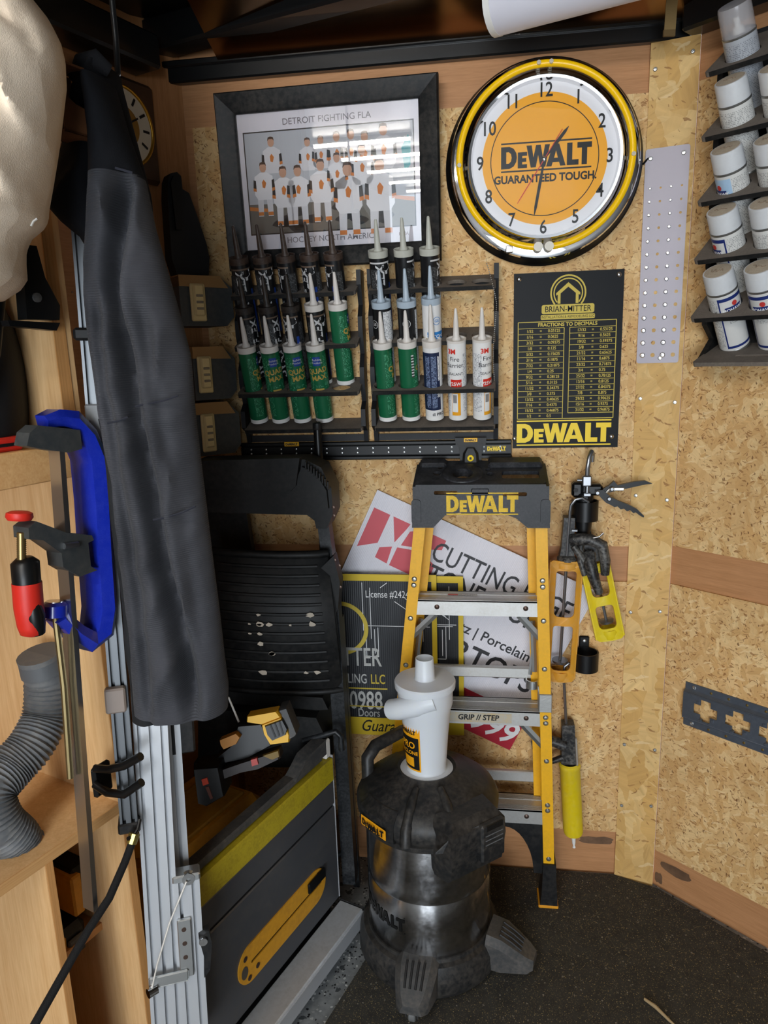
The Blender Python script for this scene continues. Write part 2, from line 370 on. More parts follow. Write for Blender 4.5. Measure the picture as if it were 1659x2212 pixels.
scr.v=[(x,-z,y) for x,y,z in scr.v]; scr_me=meshes(scr,'screw',M_zinc)
tr=obj('trim_1',B().box(.0,.1085,-.0115,0,0,2.262),M_osb2,None,0); tr.location=(.3855,-.0005,0); tr.rotation_euler=(0,0,R_(-16)); struct(tr,'upright pale chipboard strip screwed over the right corner')
for x,y in ((1408,151),(1496,111),(1377,861),(1457,869),(1367,1070),(1440,1080),(1357,1322),(1425,1321),(1343,1607),(1414,1620),(1339,1739),(1406,1741)):
    a,z=loc('S',x,y,.012); child('screw',scr_me,tr,(min(max(a,.012),.098),-.0115,z))
M_stain=mat('dark water stain','#6d523c',.7,vary=.35)
def stain(par,x0,x1,z0,z1,seed):
    random.seed(seed); n=16; p=[]
    for i in range(n): a=2*PI*i/n; p.append(((x0+x1)/2+(x1-x0)/2*max(-1,min(1,1.2*math.cos(a)))*random.uniform(.85,1),(z0+z1)/2+(z1-z0)/2*max(-1,min(1,1.2*math.sin(a)))*random.uniform(.7,1)))
    obj('stain',B().add([(x,-.0006,z) for x,z in p],[tuple(range(n))]),M_stain,par,0)
stain(wall_back,BX+.275,BX+.380,.098,.128,1); stain(wall_right,.02,.115,.062,.098,2); stain(wall_right,.005,.03,.01,.05,3)
# black cove rails and roof bows
t2=obj('trim_2',B().box(0,1.30,-.024,0,2.262,2.312,.004),M_beam,None,35); t2.location=(-.83,-.0,0); struct(t2,'black steel cove rail along the top of the end wall')
t7=obj('trim_7',B().loft([[(x,-.012,2.306),(x,-.028,2.300),(x,-.30,2.392),(x,-.30,2.40),(x,0,2.40)] for x in (.16,1.32)]),M_cove,None,0); t7.location=(-.83,0,0); struct(t7,'dark glossy sloping cove sheet above the end wall')
t8=obj('trim_8',B().box(0,1.30,-.034,-.022,2.296,2.312,.003),M_beam,None,30); t8.location=(-.83,0,0); struct(t8,'thin black bead under the cove sheet')
t3=obj('trim_3',B().box(-.02,1.15,-.06,0,2.262,2.338,.006),M_beam,None,35); t3.location=(.49,-.03,0); t3.rotation_euler=(0,0,R_(-41)); struct(t3,'black steel cove rail along the top of the right wall')
t4=obj('trim_4',B().box(0,1.20,-.09,0,2.262,2.338,.006),M_beam,None,35); t4.location=(-1.30,-1.202,0); t4.rotation_euler=(0,0,R_(68.9)); struct(t4,'black steel cove rail along the top of the left wall')
def beam(name,p,q,w,h,z,lab):
    d=Vector(q)-Vector(p); o=obj(name,B().box(0,d.length,-w/2,w/2,z-h,z,.006),M_beam,None,35); o.location=(p[0],p[1],0); o.rotation_euler=(0,0,math.atan2(d[1],d[0])); return struct(o,lab)
beam('trim_5',(-1.0,.02),(1.2,-.66),.07,.075,2.40,'black steel roof bow running from the left corner')
beam('trim_6',(-1.25,-.30),(1.2,-1.06),.06,.06,2.40,'second black steel roof bow nearer the camera')
# rubber mat
p1,p2=flo(782,2084,.008),flo(701,2212,.008); dd=(p2-p1); e0=p1-dd*1.6; e1=p1+dd*3.2
mt=B().prism([(e0.x,e0.y),(e1.x,e1.y),(1.2,e1.y),(1.2,-.70),(.5,-.06),(.38,-.012),(e0.x+.05,-.012)],0.0005,.008)
tag(obj('rubber_mat',mt,M_mat,None,0),'black rubber floor mat flecked with tan specks','floor mat')

# ---------------------------------------------------------------- LED strip lights on the ceiling behind the camera
M_led=mat('lit led tube','#ffffff',.5,emit=LED_POWER)
M_led.node_tree.nodes['Principled BSDF'].inputs['Emission Color'].default_value=(1,.95,.88,1)
M_ledh=mat('white fixture housing','#e8e8e8',.45)
LED=[(-.74,-2.10,.52),(-.74,-2.70,.52),(-.74,-3.45,.52),(-.74,-4.3,.52),(-.74,-5.2,.52)]
for i,(x,y,l) in enumerate(LED):
    o=thing('led_strip_light',f'slim white led strip light across the ceiling behind the camera, number {["one","two","three","four","five","six","seven"][i]} from the front','light',(x,y,2.397),0,'ceiling led strips')
    obj('housing',B().box(-l/2,l/2,-.02,.02,-.022,0,.003),M_ledh,o)
    obj('tube',B().sweep([(-l/2+.01,0,-.026),(l/2-.01,0,-.026)],.011,10),M_led,o)
# white wraparound fixture hanging at the top of the view
a=flo(1042,58,2.24); b=flo(1290,-8,2.24); d=(b-a); an=math.atan2(d.y,d.x)
o=thing('ceiling_light','white plastic wraparound ceiling light, switched off, at the top edge','light',(a.x,a.y,2.24),an)
prof=[(.055*math.cos(R_(t)),.05-.05*math.sin(R_(t))) for t in range(0,181,15)]+[(-.055,.075),(.055,.075)]
obj('diffuser',B().loft([[(x,p+.055,q) for p,q in prof] for x in (0.012,1.1)]),mat('milky diffuser','#d3d3dd',.35,emit=.03),o,50)  # faint glow put into the diffuser though the light is off
obj('end_cap',B().loft([[(x,p*1.04+.055,q*1.03-.001) for p,q in prof] for x in (0,.014)]),M_white,o,50)
obj('mounting_base',B().box(0,1.1,.005,.105,.07,.15),M_ledh,o)
# tan strap hanging over the cove rail
a=flo(1420,0,2.30); s_=thing('tie_strap','tan webbing strap hanging over the black ceiling rail','strap',(.40,-.115,2.24),R_(8))
def strapm():
    b=B(); path=[(0,.0,0),(.0,-.004,.012),(-.002,-.012,.05),(-.01,-.045,.10),(-.02,-.08,.15)]
    rings=[]
    for x,y,z in path: rings.append([(x-.0125,y,z),(x+.0125,y,z),(x+.0125,y+.0022,z+.001),(x-.0125,y+.0022,z+.001)])
    return b.loft(rings)
obj('webbing',strapm(),mat('tan webbing','#8a7146',.85,bump=.4,bscale=500),s_); obj('stitched_end',B().box(-.0132,.0132,-.003,.004,-.004,.010,.001),mat('dark tan stitched end','#6e5734',.9),s_)
# ================================================================ picture frame
def wallthing(name,label,cat,fr,lx,z,off=0,tilt=0,group=None):
    return thing(name,label,cat,wpt(fr,lx,off,z),(tilt,0,th(fr)),group)
fx0,fx1,fz0,fz1=-.680,-.114,1.797,2.222
pf=wallthing('picture_frame','wide black wooden picture frame with glazed team photo','picture frame','B',(fx0+fx1)/2,fz0,.018,R_(3.5)); pf.rotation_euler[2]=R_(-1.5)
W,H=(fx1-fx0)/2,fz1-fz0; fw=.05
M_frame=mat('black stained wood','#131517',.45,spec=.3,bump=.12,bscale=80,dust=.12)
for a,b_,nm in (((-W,0),(W,0),'b'),((W,0),(W,H),'r'),((W,H),(-W,H),'t'),((-W,H),(-W,0),'l')):
    A=Vector((a[0],0,a[1])); E=Vector((b_[0],0,b_[1])); d=(E-A).normalized(); inn=Vector((-d.z,0,d.x))
    def sec(P,s): return [P+inn*0+Vector((0,0,0)),P+inn*0+Vector((0,-.020,0)),P+d*s*.004+inn*.004+Vector((0,-.026,0)),P+d*s*(fw-.006)+inn*(fw-.006)+Vector((0,-.016,0)),P+d*s*fw+inn*fw+Vector((0,-.012,0)),P+d*s*fw+inn*fw]
    obj('frame_rail',B().loft([sec(A,1),sec(E,-1)]),M_frame,pf,25)
pr=obj('print_sheet',B().box(-W+fw-.004,W-fw+.004,-.004,-.002,fw-.004,H-fw+.004),mat('white poster paper','#e3dfe6',.6),pf,0)
# the printed photo: flat shapes on the sheet
px0,px1,pz0,pz1=-W+fw+.016,W-fw-.016,fw+.040,H-fw-.045
def flat(name,polys,m,y,par): 
    b=B()
    for p in polys: b.add([(x,y,z) for x,z in p],[tuple(range(len(p)))])
    return obj(name,b,m,par,0)
C_=lambda c,r=.6: mat('print '+c,c,r)
M_pb,M_pw,M_pg,M_po,M_ps,M_ph,M_pf,M_pt=C_('#1c1f24'),C_('#d7d6da'),C_('#b9bcc2'),C_('#cf7a35'),C_('#c79a80'),C_('#4a342a'),C_('#6b6862'),C_('#4aa7ae')
flat('photo_border',[[(px0-.003,pz0-.003),(px1+.003,pz0-.003),(px1+.003,pz1+.003),(px0-.003,pz1+.003)]],M_pb,-.0043,pf)
flat('photo_wall',[[(px0,pz0),(px1,pz0),(px1,pz1),(px0,pz1)]],M_pg,-.0046,pf)
zf=pz0+.30*(pz1-pz0)
flat('photo_floor',[[(px0,pz0),(px1,pz0),(px1,zf*.9+pz0*.1),(px0,zf)]],M_pf,-.0048,pf)
flat('photo_bench',[[(px0,zf-.005),(px0+.05,zf-.012),(px0+.05,zf-.02),(px0,zf-.014)],[(px1-.06,zf+.002),(px1,zf-.006),(px1,zf-.016),(px1-.06,zf-.006)]],M_po,-.005,pf)
flat('photo_jacket',[[(px1-.03,pz1-.06),(px1-.012,pz1-.03),(px1-.006,pz1-.05),(px1-.008,pz1-.10),(px1-.022,pz1-.115)]],M_pt,-.005,pf)
sk,jr,tr_,hr,nv,lg=[],[],[],[],[],[]
fig=[(.16,.90,.95),(.38,.87,.85),(.46,.88,.85),(.555,.90,.95),(.64,.91,1.0),(.72,.88,1.0),(.83,.93,1.15),(.70,.76,1.05),(.55,.70,.95),(.10,.66,1.0),(.22,.60,1.1),(.31,.60,1.1),(.45,.64,1.15),(.61,.58,1.35),(.80,.60,1.4)]
bag=[]
for i,(u,v,s) in enumerate(fig):
    x=px0+u*(px1-px0); z=pz0+v*(pz1-pz0); k=.0105*s
    sk.append(circ(x,z,k*.85,14,1.25)); hr.append([(x-k*.9,z+k*.3),(x-k*.7,z+k*1.15),(x,z+k*1.35),(x+k*.7,z+k*1.15),(x+k*.9,z+k*.3),(x+k*.5,z+k*.75),(x-k*.5,z+k*.75)])
    b0=z-k*1.05
    jr.append([(x-k*.8,b0),(x+k*.8,b0),(x+k*2.3,b0-k*.9),(x+k*2.5,b0-k*5),(x+k*1.7,b0-k*6.2),(x-k*1.7,b0-k*6.2),(x-k*2.5,b0-k*5),(x-k*2.3,b0-k*.9)])
    for sg in (-1,1):
        nv.append([(x+sg*k*2.0,b0-k*1.8),(x+sg*k*2.6,b0-k*1.6),(x+sg*k*2.75,b0-k*3.4),(x+sg*k*2.0,b0-k*3.6)])
        tr_.append([(x+sg*k*2.0,b0-k*3.6),(x+sg*k*2.75,b0-k*3.4),(x+sg*k*2.8,b0-k*4.1),(x+sg*k*2.0,b0-k*4.3)])
    tr_.append([(x-k*.5,b0-k*2.2),(x,b0-k*1.6),(x+k*.6,b0-k*2.4),(x+k*.2,b0-k*3.6),(x-k*.4,b0-k*3.4)])
    if i>8:
        for sg in (-1,1):
            lg.append([(x+sg*k*.4,b0-k*6),(x+sg*k*1.9,b0-k*5.8),(x+sg*k*1.9,b0-k*10),(x+sg*k*.6,b0-k*10)])
            tr_.append([(x+sg*k*.6,b0-k*9),(x+sg*k*1.9,b0-k*9),(x+sg*k*1.9,b0-k*9.8),(x+sg*k*.6,b0-k*9.8)])
random.seed(3)
for i in range(16):
    x=random.uniform(px0+.01,px1-.03); z=pz0+random.uniform(.008,.06); k=random.uniform(.008,.02); bag.append([(x+k*1.4*math.cos(2*PI*j/9)*random.uniform(.7,1.2),z+k*.6*math.sin(2*PI*j/9)) for j in range(9)])
for nm,pl,m,y in (('photo_gear',bag,M_pb,-.0049),('photo_jerseys',jr[:7],M_pw,-.0050),('photo_socks',lg,M_pw,-.0051),('photo_jerseys',jr[7:],C_('#e4e3e6'),-.0052),('photo_sleeves',nv,M_pb,-.0053),('photo_trims',tr_,M_po,-.0054),('photo_faces',sk,M_ps,-.0055),('photo_hair',hr,M_ph,-.0056)): flat(nm,pl,m,y,pf)
M_pt2=C_('#77747a')
obj('lettering',wtext('DETROIT FIGHTING FLA',.021,0,-.0047,pz1+.020,.004),M_pt2,pf,0); obj('lettering',wtext('HOCKEY NORTH AMERICA',.020,.0,-.0047,pz0-.020,.004),M_pt2,pf,0)
obj('lettering',wtext('HNA',.012,px1-.03,-.0047,pz0-.02,.01),C_('#8d7379'),pf,0)
gl=N('clear glass'); gl.p.inputs['Base Color'].default_value=(1,1,1,1); gl.p.inputs['Roughness'].default_value=.015; gl.p.inputs['Alpha'].default_value=.06; gl.p.inputs['Specular IOR Level'].default_value=.5
def thin_glass(name,refl=.09,tint=(1,1,1,1),rough=.01):
    q=N(name); t=q.n('ShaderNodeBsdfTransparent',ins={0:tint}); g=q.n('ShaderNodeBsdfGlossy',ins={0:(1,1,1,1),1:rough}); fr=q.n('ShaderNodeLayerWeight',ins={0:.5})
    mx=q.n('ShaderNodeMixShader'); q.link(q.math('ADD',q.math('MULTIPLY',q.math('POWER',fr.outputs[1],4),.9),refl),mx.inputs[0]); q.link(t.outputs[0],mx.inputs[1]); q.link(g.outputs[0],mx.inputs[2])
    q.link(mx.outputs[0],q.t.nodes['Material Output'].inputs[0]); return q.m
M_glass=thin_glass('picture glass')
obj('glass',B().box(-W+fw-.003,W-fw+.003,-.0105,-.009,fw-.003,H-fw+.003),M_glass,pf,0)

# ================================================================ neon clock
cx,cz=.136,2.011
ck=wallthing('neon_clock','round chrome wall clock with yellow ring tube and yellow dial','clock','B',cx,cz-.22,.0075)
CM=T(0,0,.22)@WALL
obj('back_rim',B().lathe([(.236,0),(.238,.012),(.230,.02),(.226,.030),(.232,.036),(.226,.046),(.212,.052),(.15,.052)],72,CM),M_blk2,ck)
obj('chrome_bezel',B().lathe([(.226,.046),(.223,.053),(.214,.056),(.200,.056),(.192,.060),(.186,.072),(.180,.079),(.174,.078),(.1705,.0645)],72,CM),M_chrome,ck)
obj('dial',B().lathe([(.172,.060),(.172,.064),(0,.064)],72,CM),mat('white dial','#e6e6ea',.5),ck)
obj('dial_disc',B().lathe([(.147,.0642),(.147,.0648),(0,.0648)],72,CM),mat('amber dial','#f2a81c',.5),ck)
b=B(); v,f=filled([circ(0,0,.1275,72),circ(0,0,.1255,72)]); b.add(v,f,CM@T(0,0,.0653)); obj('dial_line',b,M_ink,ck,0)
b=B()
for i in range(1,13):
    a=2*PI*i/12; v,f=words(str(i),.044,.012,'CENTER',0,.82); b.add(v,f,CM@T(.152*math.sin(a),.152*math.cos(a)-.002,.0655))
obj('numerals',b,M_ink,ck,0)
lg=logo(.212); rt=Matrix.Rotation(R_(0),4,'Z'); obj('logo',put(lg,CM@T(.004,.008,.0655)@Matrix.Scale(1.12,4,(0,1,0))),M_ink,ck,0)
v,f=words('GUARANTEED TOUGH.',.0245,.035,'CENTER',0,.93); obj('lettering',B().add(v,f,CM@T(.002,-.042,.0655)),M_ink,ck,0)
def hand(a,l,w,m,z,name,tail=.0):
    b=B(); M_=CM@Matrix.Rotation(-a,4,'Z')
    b.add([(-.0008,-tail,z),(.0008,-tail,z),(w,l*.35,z),(w*.9,l*.85,z),(.0006,l,z),(-.0006,l,z),(-w*.9,l*.85,z),(-w,l*.35,z)],[tuple(range(8))],M_); return obj(name,b,m,ck,0)
hand(R_(39),.088,.004,M_ink,.0672,'hour_hand',.0); hand(R_(190),.128,.0036,M_ink,.0680,'minute_hand',.02)
M_red=mat('red','#c8281c',.45); hand(R_(213),.115,.0011,M_red,.0688,'second_hand',.075)
obj('hand_hub',B().lathe([(.006,.064),(.006,.070),(.003,.072),(0,.072)],16,CM),M_chrome,ck)
obj('dial_glass',B().lathe([(.173,.078),(.12,.0805),(0,.082)],48,CM),thin_glass('clock glass',.012),ck)
obj('neon_tube',B().ring(.2015,.0080,90,12,CM@T(0,0,.082),R_(184),R_(536)),mat('unlit yellow tube','#f0bf08',.3,emit=.06),ck,60)  # the tube is unlit; a slight glow is put into its yellow
b=B()
for a in (3,92,178,268,355): 
    q=R_(a); b.cyl((.2015*math.sin(q),.2015*math.cos(q),.06),(.2015*math.sin(q),.2015*math.cos(q),.095),.005,n=8,M=CM)
obj('tube_clip',b,mat('clear plastic clip','#dfe0da',.2,trans=.4),ck)
b=B()
for sg in (-1,1): b.cyl((sg*.013,-.2015,.055),(sg*.013,-.2015,.098),.011,n=14,M=CM)
obj('tube_socket',b,mat('milky socket','#d8d2c4',.35),ck)
obj('latch_clip',B().box(-.09,-.072,-.060,-.05,.012,.03,.002),M_steel,ck)
b=B().sweep([(.226,-.01,.205),(.24,-.008,.208),(.262,-.004,.232)],.0025,8); obj('power_cord',b,M_blk2,ck)

# ================================================================ fraction chart
po=wallthing('fraction_chart','black metal sign with yellow fraction to decimal chart','sign','B',.206,1.308,.0075)
pw,ph=.137,.450
M_sign=mat('black sign sheet','#0b0d10',.45,spec=.18)
obj('sheet',B().box(-pw,pw,-.0018,0,0,ph),M_sign,po,0)
b=B()
def vl(x,z0,z1,t=.0012): b.box(x-t/2,x+t/2,-.0021,-.0019,z0,z1)
def hl(x0,x1,z,t=.0011): b.box(x0,x1,-.0021,-.0019,z-t/2,z+t/2)
X0,X1,X2,X3=-.125,-.008,.006,.122; zt,zb=.328,.078
hl(X0,X3,zt,.002); hl(X0,X3,zb,.002); vl(X0,zb,zt,.002); vl(X3,zb,zt,.002); rows=16; zh=.312; rz=(zh-zb)/rows
vl(X1,zb,zh,.0018); vl(X2,zb+rz,zh,.0018)
hl(X0,X1,zh); hl(X2,X3,zh)
for i in range(1,rows): hl(X0,X1,zh-rz*i); 
for i in range(1,rows): hl(X2,X3,zh-rz*i,.002 if i==rows-1 else .0011)
obj('table_lines',b,M_goldink,po,0)
Lc=['1/32','1/16','3/32','1/8','5/32','3/16','7/32','1/4','9/32','5/16','11/32','3/8','13/32','7/16','15/32','1/2']; Ld=['0.03125','0.0625','0.09375','0.125','0.15625','0.1875','0.21875','0.25','0.28125','0.3125','0.34375','0.375','0.40625','0.4375','0.46875','0.5']
Rc=['17/32','9/16','19/32','5/8','21/32','11/16','23/32','3/4','25/32','13/16','27/32','7/8','29/32','15/16','31/32']; Rd=['0.53125','0.5625','0.59375','0.625','0.65625','0.6875','0.71875','0.75','0.78125','0.8125','0.84375','0.875','0.90625','0.9375','0.96875']
b=B()
for Cx,Cc,Cdv in ((X0,Lc,Ld),(X2,Rc,Rd)):
    for i,(s1,s2) in enumerate(zip(Cc,Cdv)):
        z=zh-rz*(i+.5)
        for s,xx,al in ((s1,.030,'CENTER'),('=',.058,'CENTER'),(s2,.076,'LEFT')): q=wtext(s,.0108,Cx+xx,-.0022,z,.015,al,.9); b.add(q.v,q.f)
q=wtext('FRACTIONS TO DECIMALS',.0125,0,-.0022,(zt+zh)/2,.03); b.add(q.v,q.f); obj('table_text',b,M_goldink,po,0)
b=B(); q=wtext('BRIAN-MITTER',.021,0,-.0024,.358,.005,'CENTER',.85); obj('lettering',q,M_sign,po,0)
b.add(*filled([rrect(-.066,.066,.347,.370,.005)]),T(0,-.0020,0)@WALL); b.add(*filled([rrect(-.068,.068,.333,.345,.003)]),T(0,-.0020,0)@WALL)
q=wtext('INSTALLATION & REMODELING LLC',.0092,0,-.0024,.339,.0,'CENTER',.9); obj('lettering',q,M_sign,po,0)
# ring and house emblem
def arc(r,a0,a1,n=28): return [(r*math.sin(R_(a0+(a1-a0)*i/n)),.398+r*math.cos(R_(a0+(a1-a0)*i/n))) for i in range(n+1)]
for r0,r1 in ((.045,.041),(.037,.034)):
    b.add(*filled([arc(r0,-130,130)+arc(r1,130,-130)]),T(0,-.0020,0)@WALL)
b.add(*filled([[(-.030,.398),(0,.424),(.030,.398),(.030,.392),(.026,.394),(.026,.372),(.019,.372),(.019,.397),(0,.413),(-.019,.397),(-.019,.372),(-.026,.372),(-.026,.394),(-.030,.392)]]),T(0,-.0020,0)@WALL)
obj('emblem',b,M_goldink,po,0)
obj('logo',put(logo(.245),T(-.004,-.0022,.040)@WALL@Matrix.Scale(1.0,4,(0,1,0))),M_yelb,po,0)
rv=B().lathe([(.0065,0),(.0065,.001),(.005,.003),(.002,.0042),(0,.0044)],14); rv.v=[(x,-z,y) for x,y,z in rv.v]; rv_me=meshes(rv,'rivet',M_steel)
for x,z in ((-.124,.436),(.124,.437),(-.132,.026),(.120,.028)): child('rivet',rv_me,po,(x,-.0018,z))

# ================================================================ peg gauge plate on the strip
gp=thing('gauge_plate','grey metal screw gauge plate with rows of studs and holes','gauge plate',wpt('S',.0495,.0125,1.524),th('S'))
gw,gh=.0500,.507
holes=[]; studs=[]
for i in range(14):
    z=gh-.090-(gh-.090-.020)*i/13; k=.0030+.0032*i/13
    for j,x in enumerate((-.036,-.012,.012,.036)):
        (studs if j%2==0 else holes).append((x,z,k if j%2==0 else k*.85))
pl=B(); v,f=filled([rrect(-gw,gw,0,gh,.006)]+[circ(x,z,r,12) for x,z,r in holes],.002); pl.add(v,f,T(0,-.001,0)@WALL); obj('plate',pl,mat('grey anodised plate','#a39ea6',.5,.3),gp,0)
st_me=meshes(B().lathe([(1,0),(1,.8),(.7,1.2),(0,1.25)],14,Matrix.Rotation(R_(90),4,'X')),'stud',M_steel)
for x,z,r in studs: 
    o=child('stud',st_me,gp,(x,-.002,z)); o.scale=(r,r,r)
for x,z in ((-.038,gh-.022),(.036,gh-.018),(.006,.012)): child('screw',scr_me,gp,(x,-.002,z))

# ================================================================ black slotted rail with hook
rx0,rx1,rz0,rz1=-.690,.066,1.283,1.333
ra=wallthing('wall_rail','long black steel tool rail with yellow badges under the racks','rail','B',rx0,rz0,.0075)
L=rx1-rx0; Hh=rz1-rz0
obj('rail_body',B().box(0,L,-.004,0,0,Hh).box(0,L,-.016,-.003,Hh-.010,Hh,.002).box(0,L,-.016,-.003,0,.010,.002).box(0,L,-.011,-.004,.012,Hh-.012,.001),mat('glossy black rail','#0a0b0c',.42,spec=.35),ra)
rm=B().lathe([(.0026,0),(.0026,.0008),(0,.0015)],10); rm.v=[(x,-z,y) for x,y,z in rm.v]; rm_me=meshes(rm,'rivet',M_zinc)
for i in range(17):
    for z in (.019,.031): child('rivet',rm_me,ra,(.03+i*(L-.06)/16,-.011,z))
def badge(par,x,y,z,w,h,bg=M_yel):
    o=obj('badge',B().box(x-w/2,x+w/2,y-.0012,y,z-h/2,z+h/2,.0008),mat('amber badge','#f0a51c',.4) if bg is None else bg,par,0)
    obj('logo',put(logo(w*.82,False),T(x,y-.0016,z)@WALL),M_ink,o,0)
badge(ra,.150,-.016,Hh-.004,.042,.012)
o=obj('logo',put(logo(.05),T(L-.040,-.0115,.026)@WALL),M_yelb,ra,0)
hk=wallthing('rail_hook','black plastic rail hook with yellow round badge above the ladder','hook','B',-.043,1.335,.0235)
obj('body',B().prism([(-.042,.006),(.042,.006),(.040,-.012),(.030,-.020),(.028,-.075),(-.028,-.075),(-.030,-.020),(-.040,-.012)],0,.012,WALL),M_black,hk)
obj('lever',B().loft([[(x*k,-.012-d,z) for x,z in ((-.024,-.078),(.024,-.078),(.020,-.035),(.010,-.020),(-.010,-.020),(-.020,-.035))] for k,d in ((1,0),(1,.012),(.7,.018))]),M_black,hk)
obj('button',B().lathe([(.0085,0),(.0085,.003),(.007,.004),(0,.004)],20,T(0,-.030,-.046)@WALL),M_yelb,hk)
obj('button_mark',B().prism(rrect(-.003,.003,-.0035,.003,.001),0,.0005,T(0,-.0342,-.046)@WALL),M_ink,hk)
badge(hk,0,-.012,.000,.036,.011)
obj('tip',B().prism([(-.011,-.090),(.011,-.090),(.006,-.078),(-.006,-.078)],0,.008,T(0,-.014,0)@WALL),M_yel,hk)

# ================================================================ caulk racks
TAU=R_(20)
ZF=[1.724,1.594,1.473,1.374]
def holedshelf(w,depth,holes,r,front=.012,cut=True):
    v,f=filled([rrect(-w/2,w/2,0,depth,front)]+[circ(x,y,r,28) for x,y in holes],.009); b=B()
    b.add(v,f,Matrix.Rotation(PI,4,'X')@T(0,0,.0045)); return b   # extends to -y, top at z=0
def rack(name,label,x0,x1,nx,hx,parts=True):
    w=x1-x0; rk=wallthing(name,label,'rack','B',(x0+x1)/2,1.335,.0075)
    for sg in (-1,1):
        X=sg*(w/2-.006); obj('side_panel',B().prism([(0,0),(.016,0),(.024,.03),(.055,.045),(.055,.09),(.03,.11),(.05,.165),(.05,.20),(.03,.235),(.05,.29),(.05,.33),(.03,.36),(.05,.41),(.05,.447),(0,.447)],X-.006,X+.006,Matrix(((0,0,1,0),(-1,0,0,0),(0,1,0,0),(0,0,0,1)))),M_rackw,rk,20)
    for k in range(4):
        dep=.105 if k<3 else .070
        hs=[((h-(x0+x1)/2),.064) for h in hx] if k<3 else []
        z=ZF[k]-1.335+dep*math.sin(TAU); sh=holedshelf(w-.016,dep,hs,.0262)
        o=obj('shelf',sh,M_dust if True else None,rk,30); o.location=(0,0,z); o.rotation_euler=(TAU,0,0)
        e=obj('shelf_edge',B().box(-w/2+.012,w/2-.012,-dep-.0006,-dep+.0012,-.0095,.0003),M_bplast,o,0)
    obj('cross_bar',B().box(-w/2+.008,w/2-.008,-.008,0,.0,.018),M_rackw,rk,0); obj('cross_bar',B().box(-w/2+.008,w/2-.008,-.008,0,.40,.418),M_rackw,rk,0)
    return rk
HXL=[-.628+.0615*i for i in range(5)]; HXR=[-.268+.0640*i for i in range(5)]
rack('caulk_rack','black stepped caulk tube rack, the left one of two',-.668,-.322,5,HXL)
rkr=rack('caulk_rack','black stepped caulk tube rack with empty holes, nearest the clock',-.306,.030,5,HXR)
# bead chain on the right rack
ch=wallthing('bead_chain','thin silver ball chain dangling inside the rack nearest the clock','chain','B',.012,1.55,.03)
b=B()
for i in range(60):
    t=i/59; x=-.012+.02*min(1,t*3)+.004*math.sin(t*6); z=.225-.28*t; b.lathe([(0,-.0018),(.0014,-.001),(.0018,0),(.0014,.001),(0,.0018)],6,T(x,-.085+.01*t,z))
obj('beads',b,M_steel,ch,60)

TM={}
def tm(k,*a,**q):
    if k not in TM: TM[k]=mat(k,*a,**q)
    return TM[k]
M_nb=tm('dark brown nozzle','#3a2a22',.45,dust=.2); M_nbk=tm('near black nozzle','#241d1a',.45,dust=.2); M_ng=tm('pale grey nozzle','#b9b9ae',.42); M_nw=tm('white nozzle','#dcd6cf',.4); M_nt=tm('translucent blue grey nozzle','#aebcc8',.3,sss=.3)
M_tb=tm('charcoal tube','#17181a',.35,coat=.2); M_tg=tm('green tube','#17623f',.35,coat=.2); M_tw=tm('white tube','#e8e7e5',.35,coat=.2); M_tn=tm('navy label','#1c2846',.4)
M_fpw=fineprint('grey fine print','#17181a','#6f7172',.0036,.5,sx=900); M_fpg=fineprint('fine print on green','#17623f','#5fae86',.0035,.45,sx=420); M_fpn=fineprint('fine print on navy','#1c2846','#8fa0c0',.0034,.55); M_fpl=fineprint('grey print on white','#e3e3e3','#8b8d92',.0036,.5); M_fpb=fineprint('white print on black','#cfd0d0','#3a3b3d',.0075,.7,sx=90)
M_blue=tm('blue label','#1d3f8f',.4); M_gold=tm('gold lettering','#b89a4a',.45); M_grw=tm('pale grey lettering','#c9c9c9',.45); M_yor=tm('amber label','#eda628',.4); M_redl=tm('red label','#d22f22',.4); M_olive=tm('olive sealant','#8b7a2c',.35); M_sky=tm('bright blue lettering','#2f7fc4',.4); M_barc=None
def onc(name,s,size,R,a0,z0,m,par,bold=.01,sx=1,rot=0):
    v,f=words(s,size,bold,'CENTER',0,sx); b=B().add(v,f,Matrix.Rotation(rot,4,'Z')); return obj(name,bend(b,R,a0,z0),m,par,0)
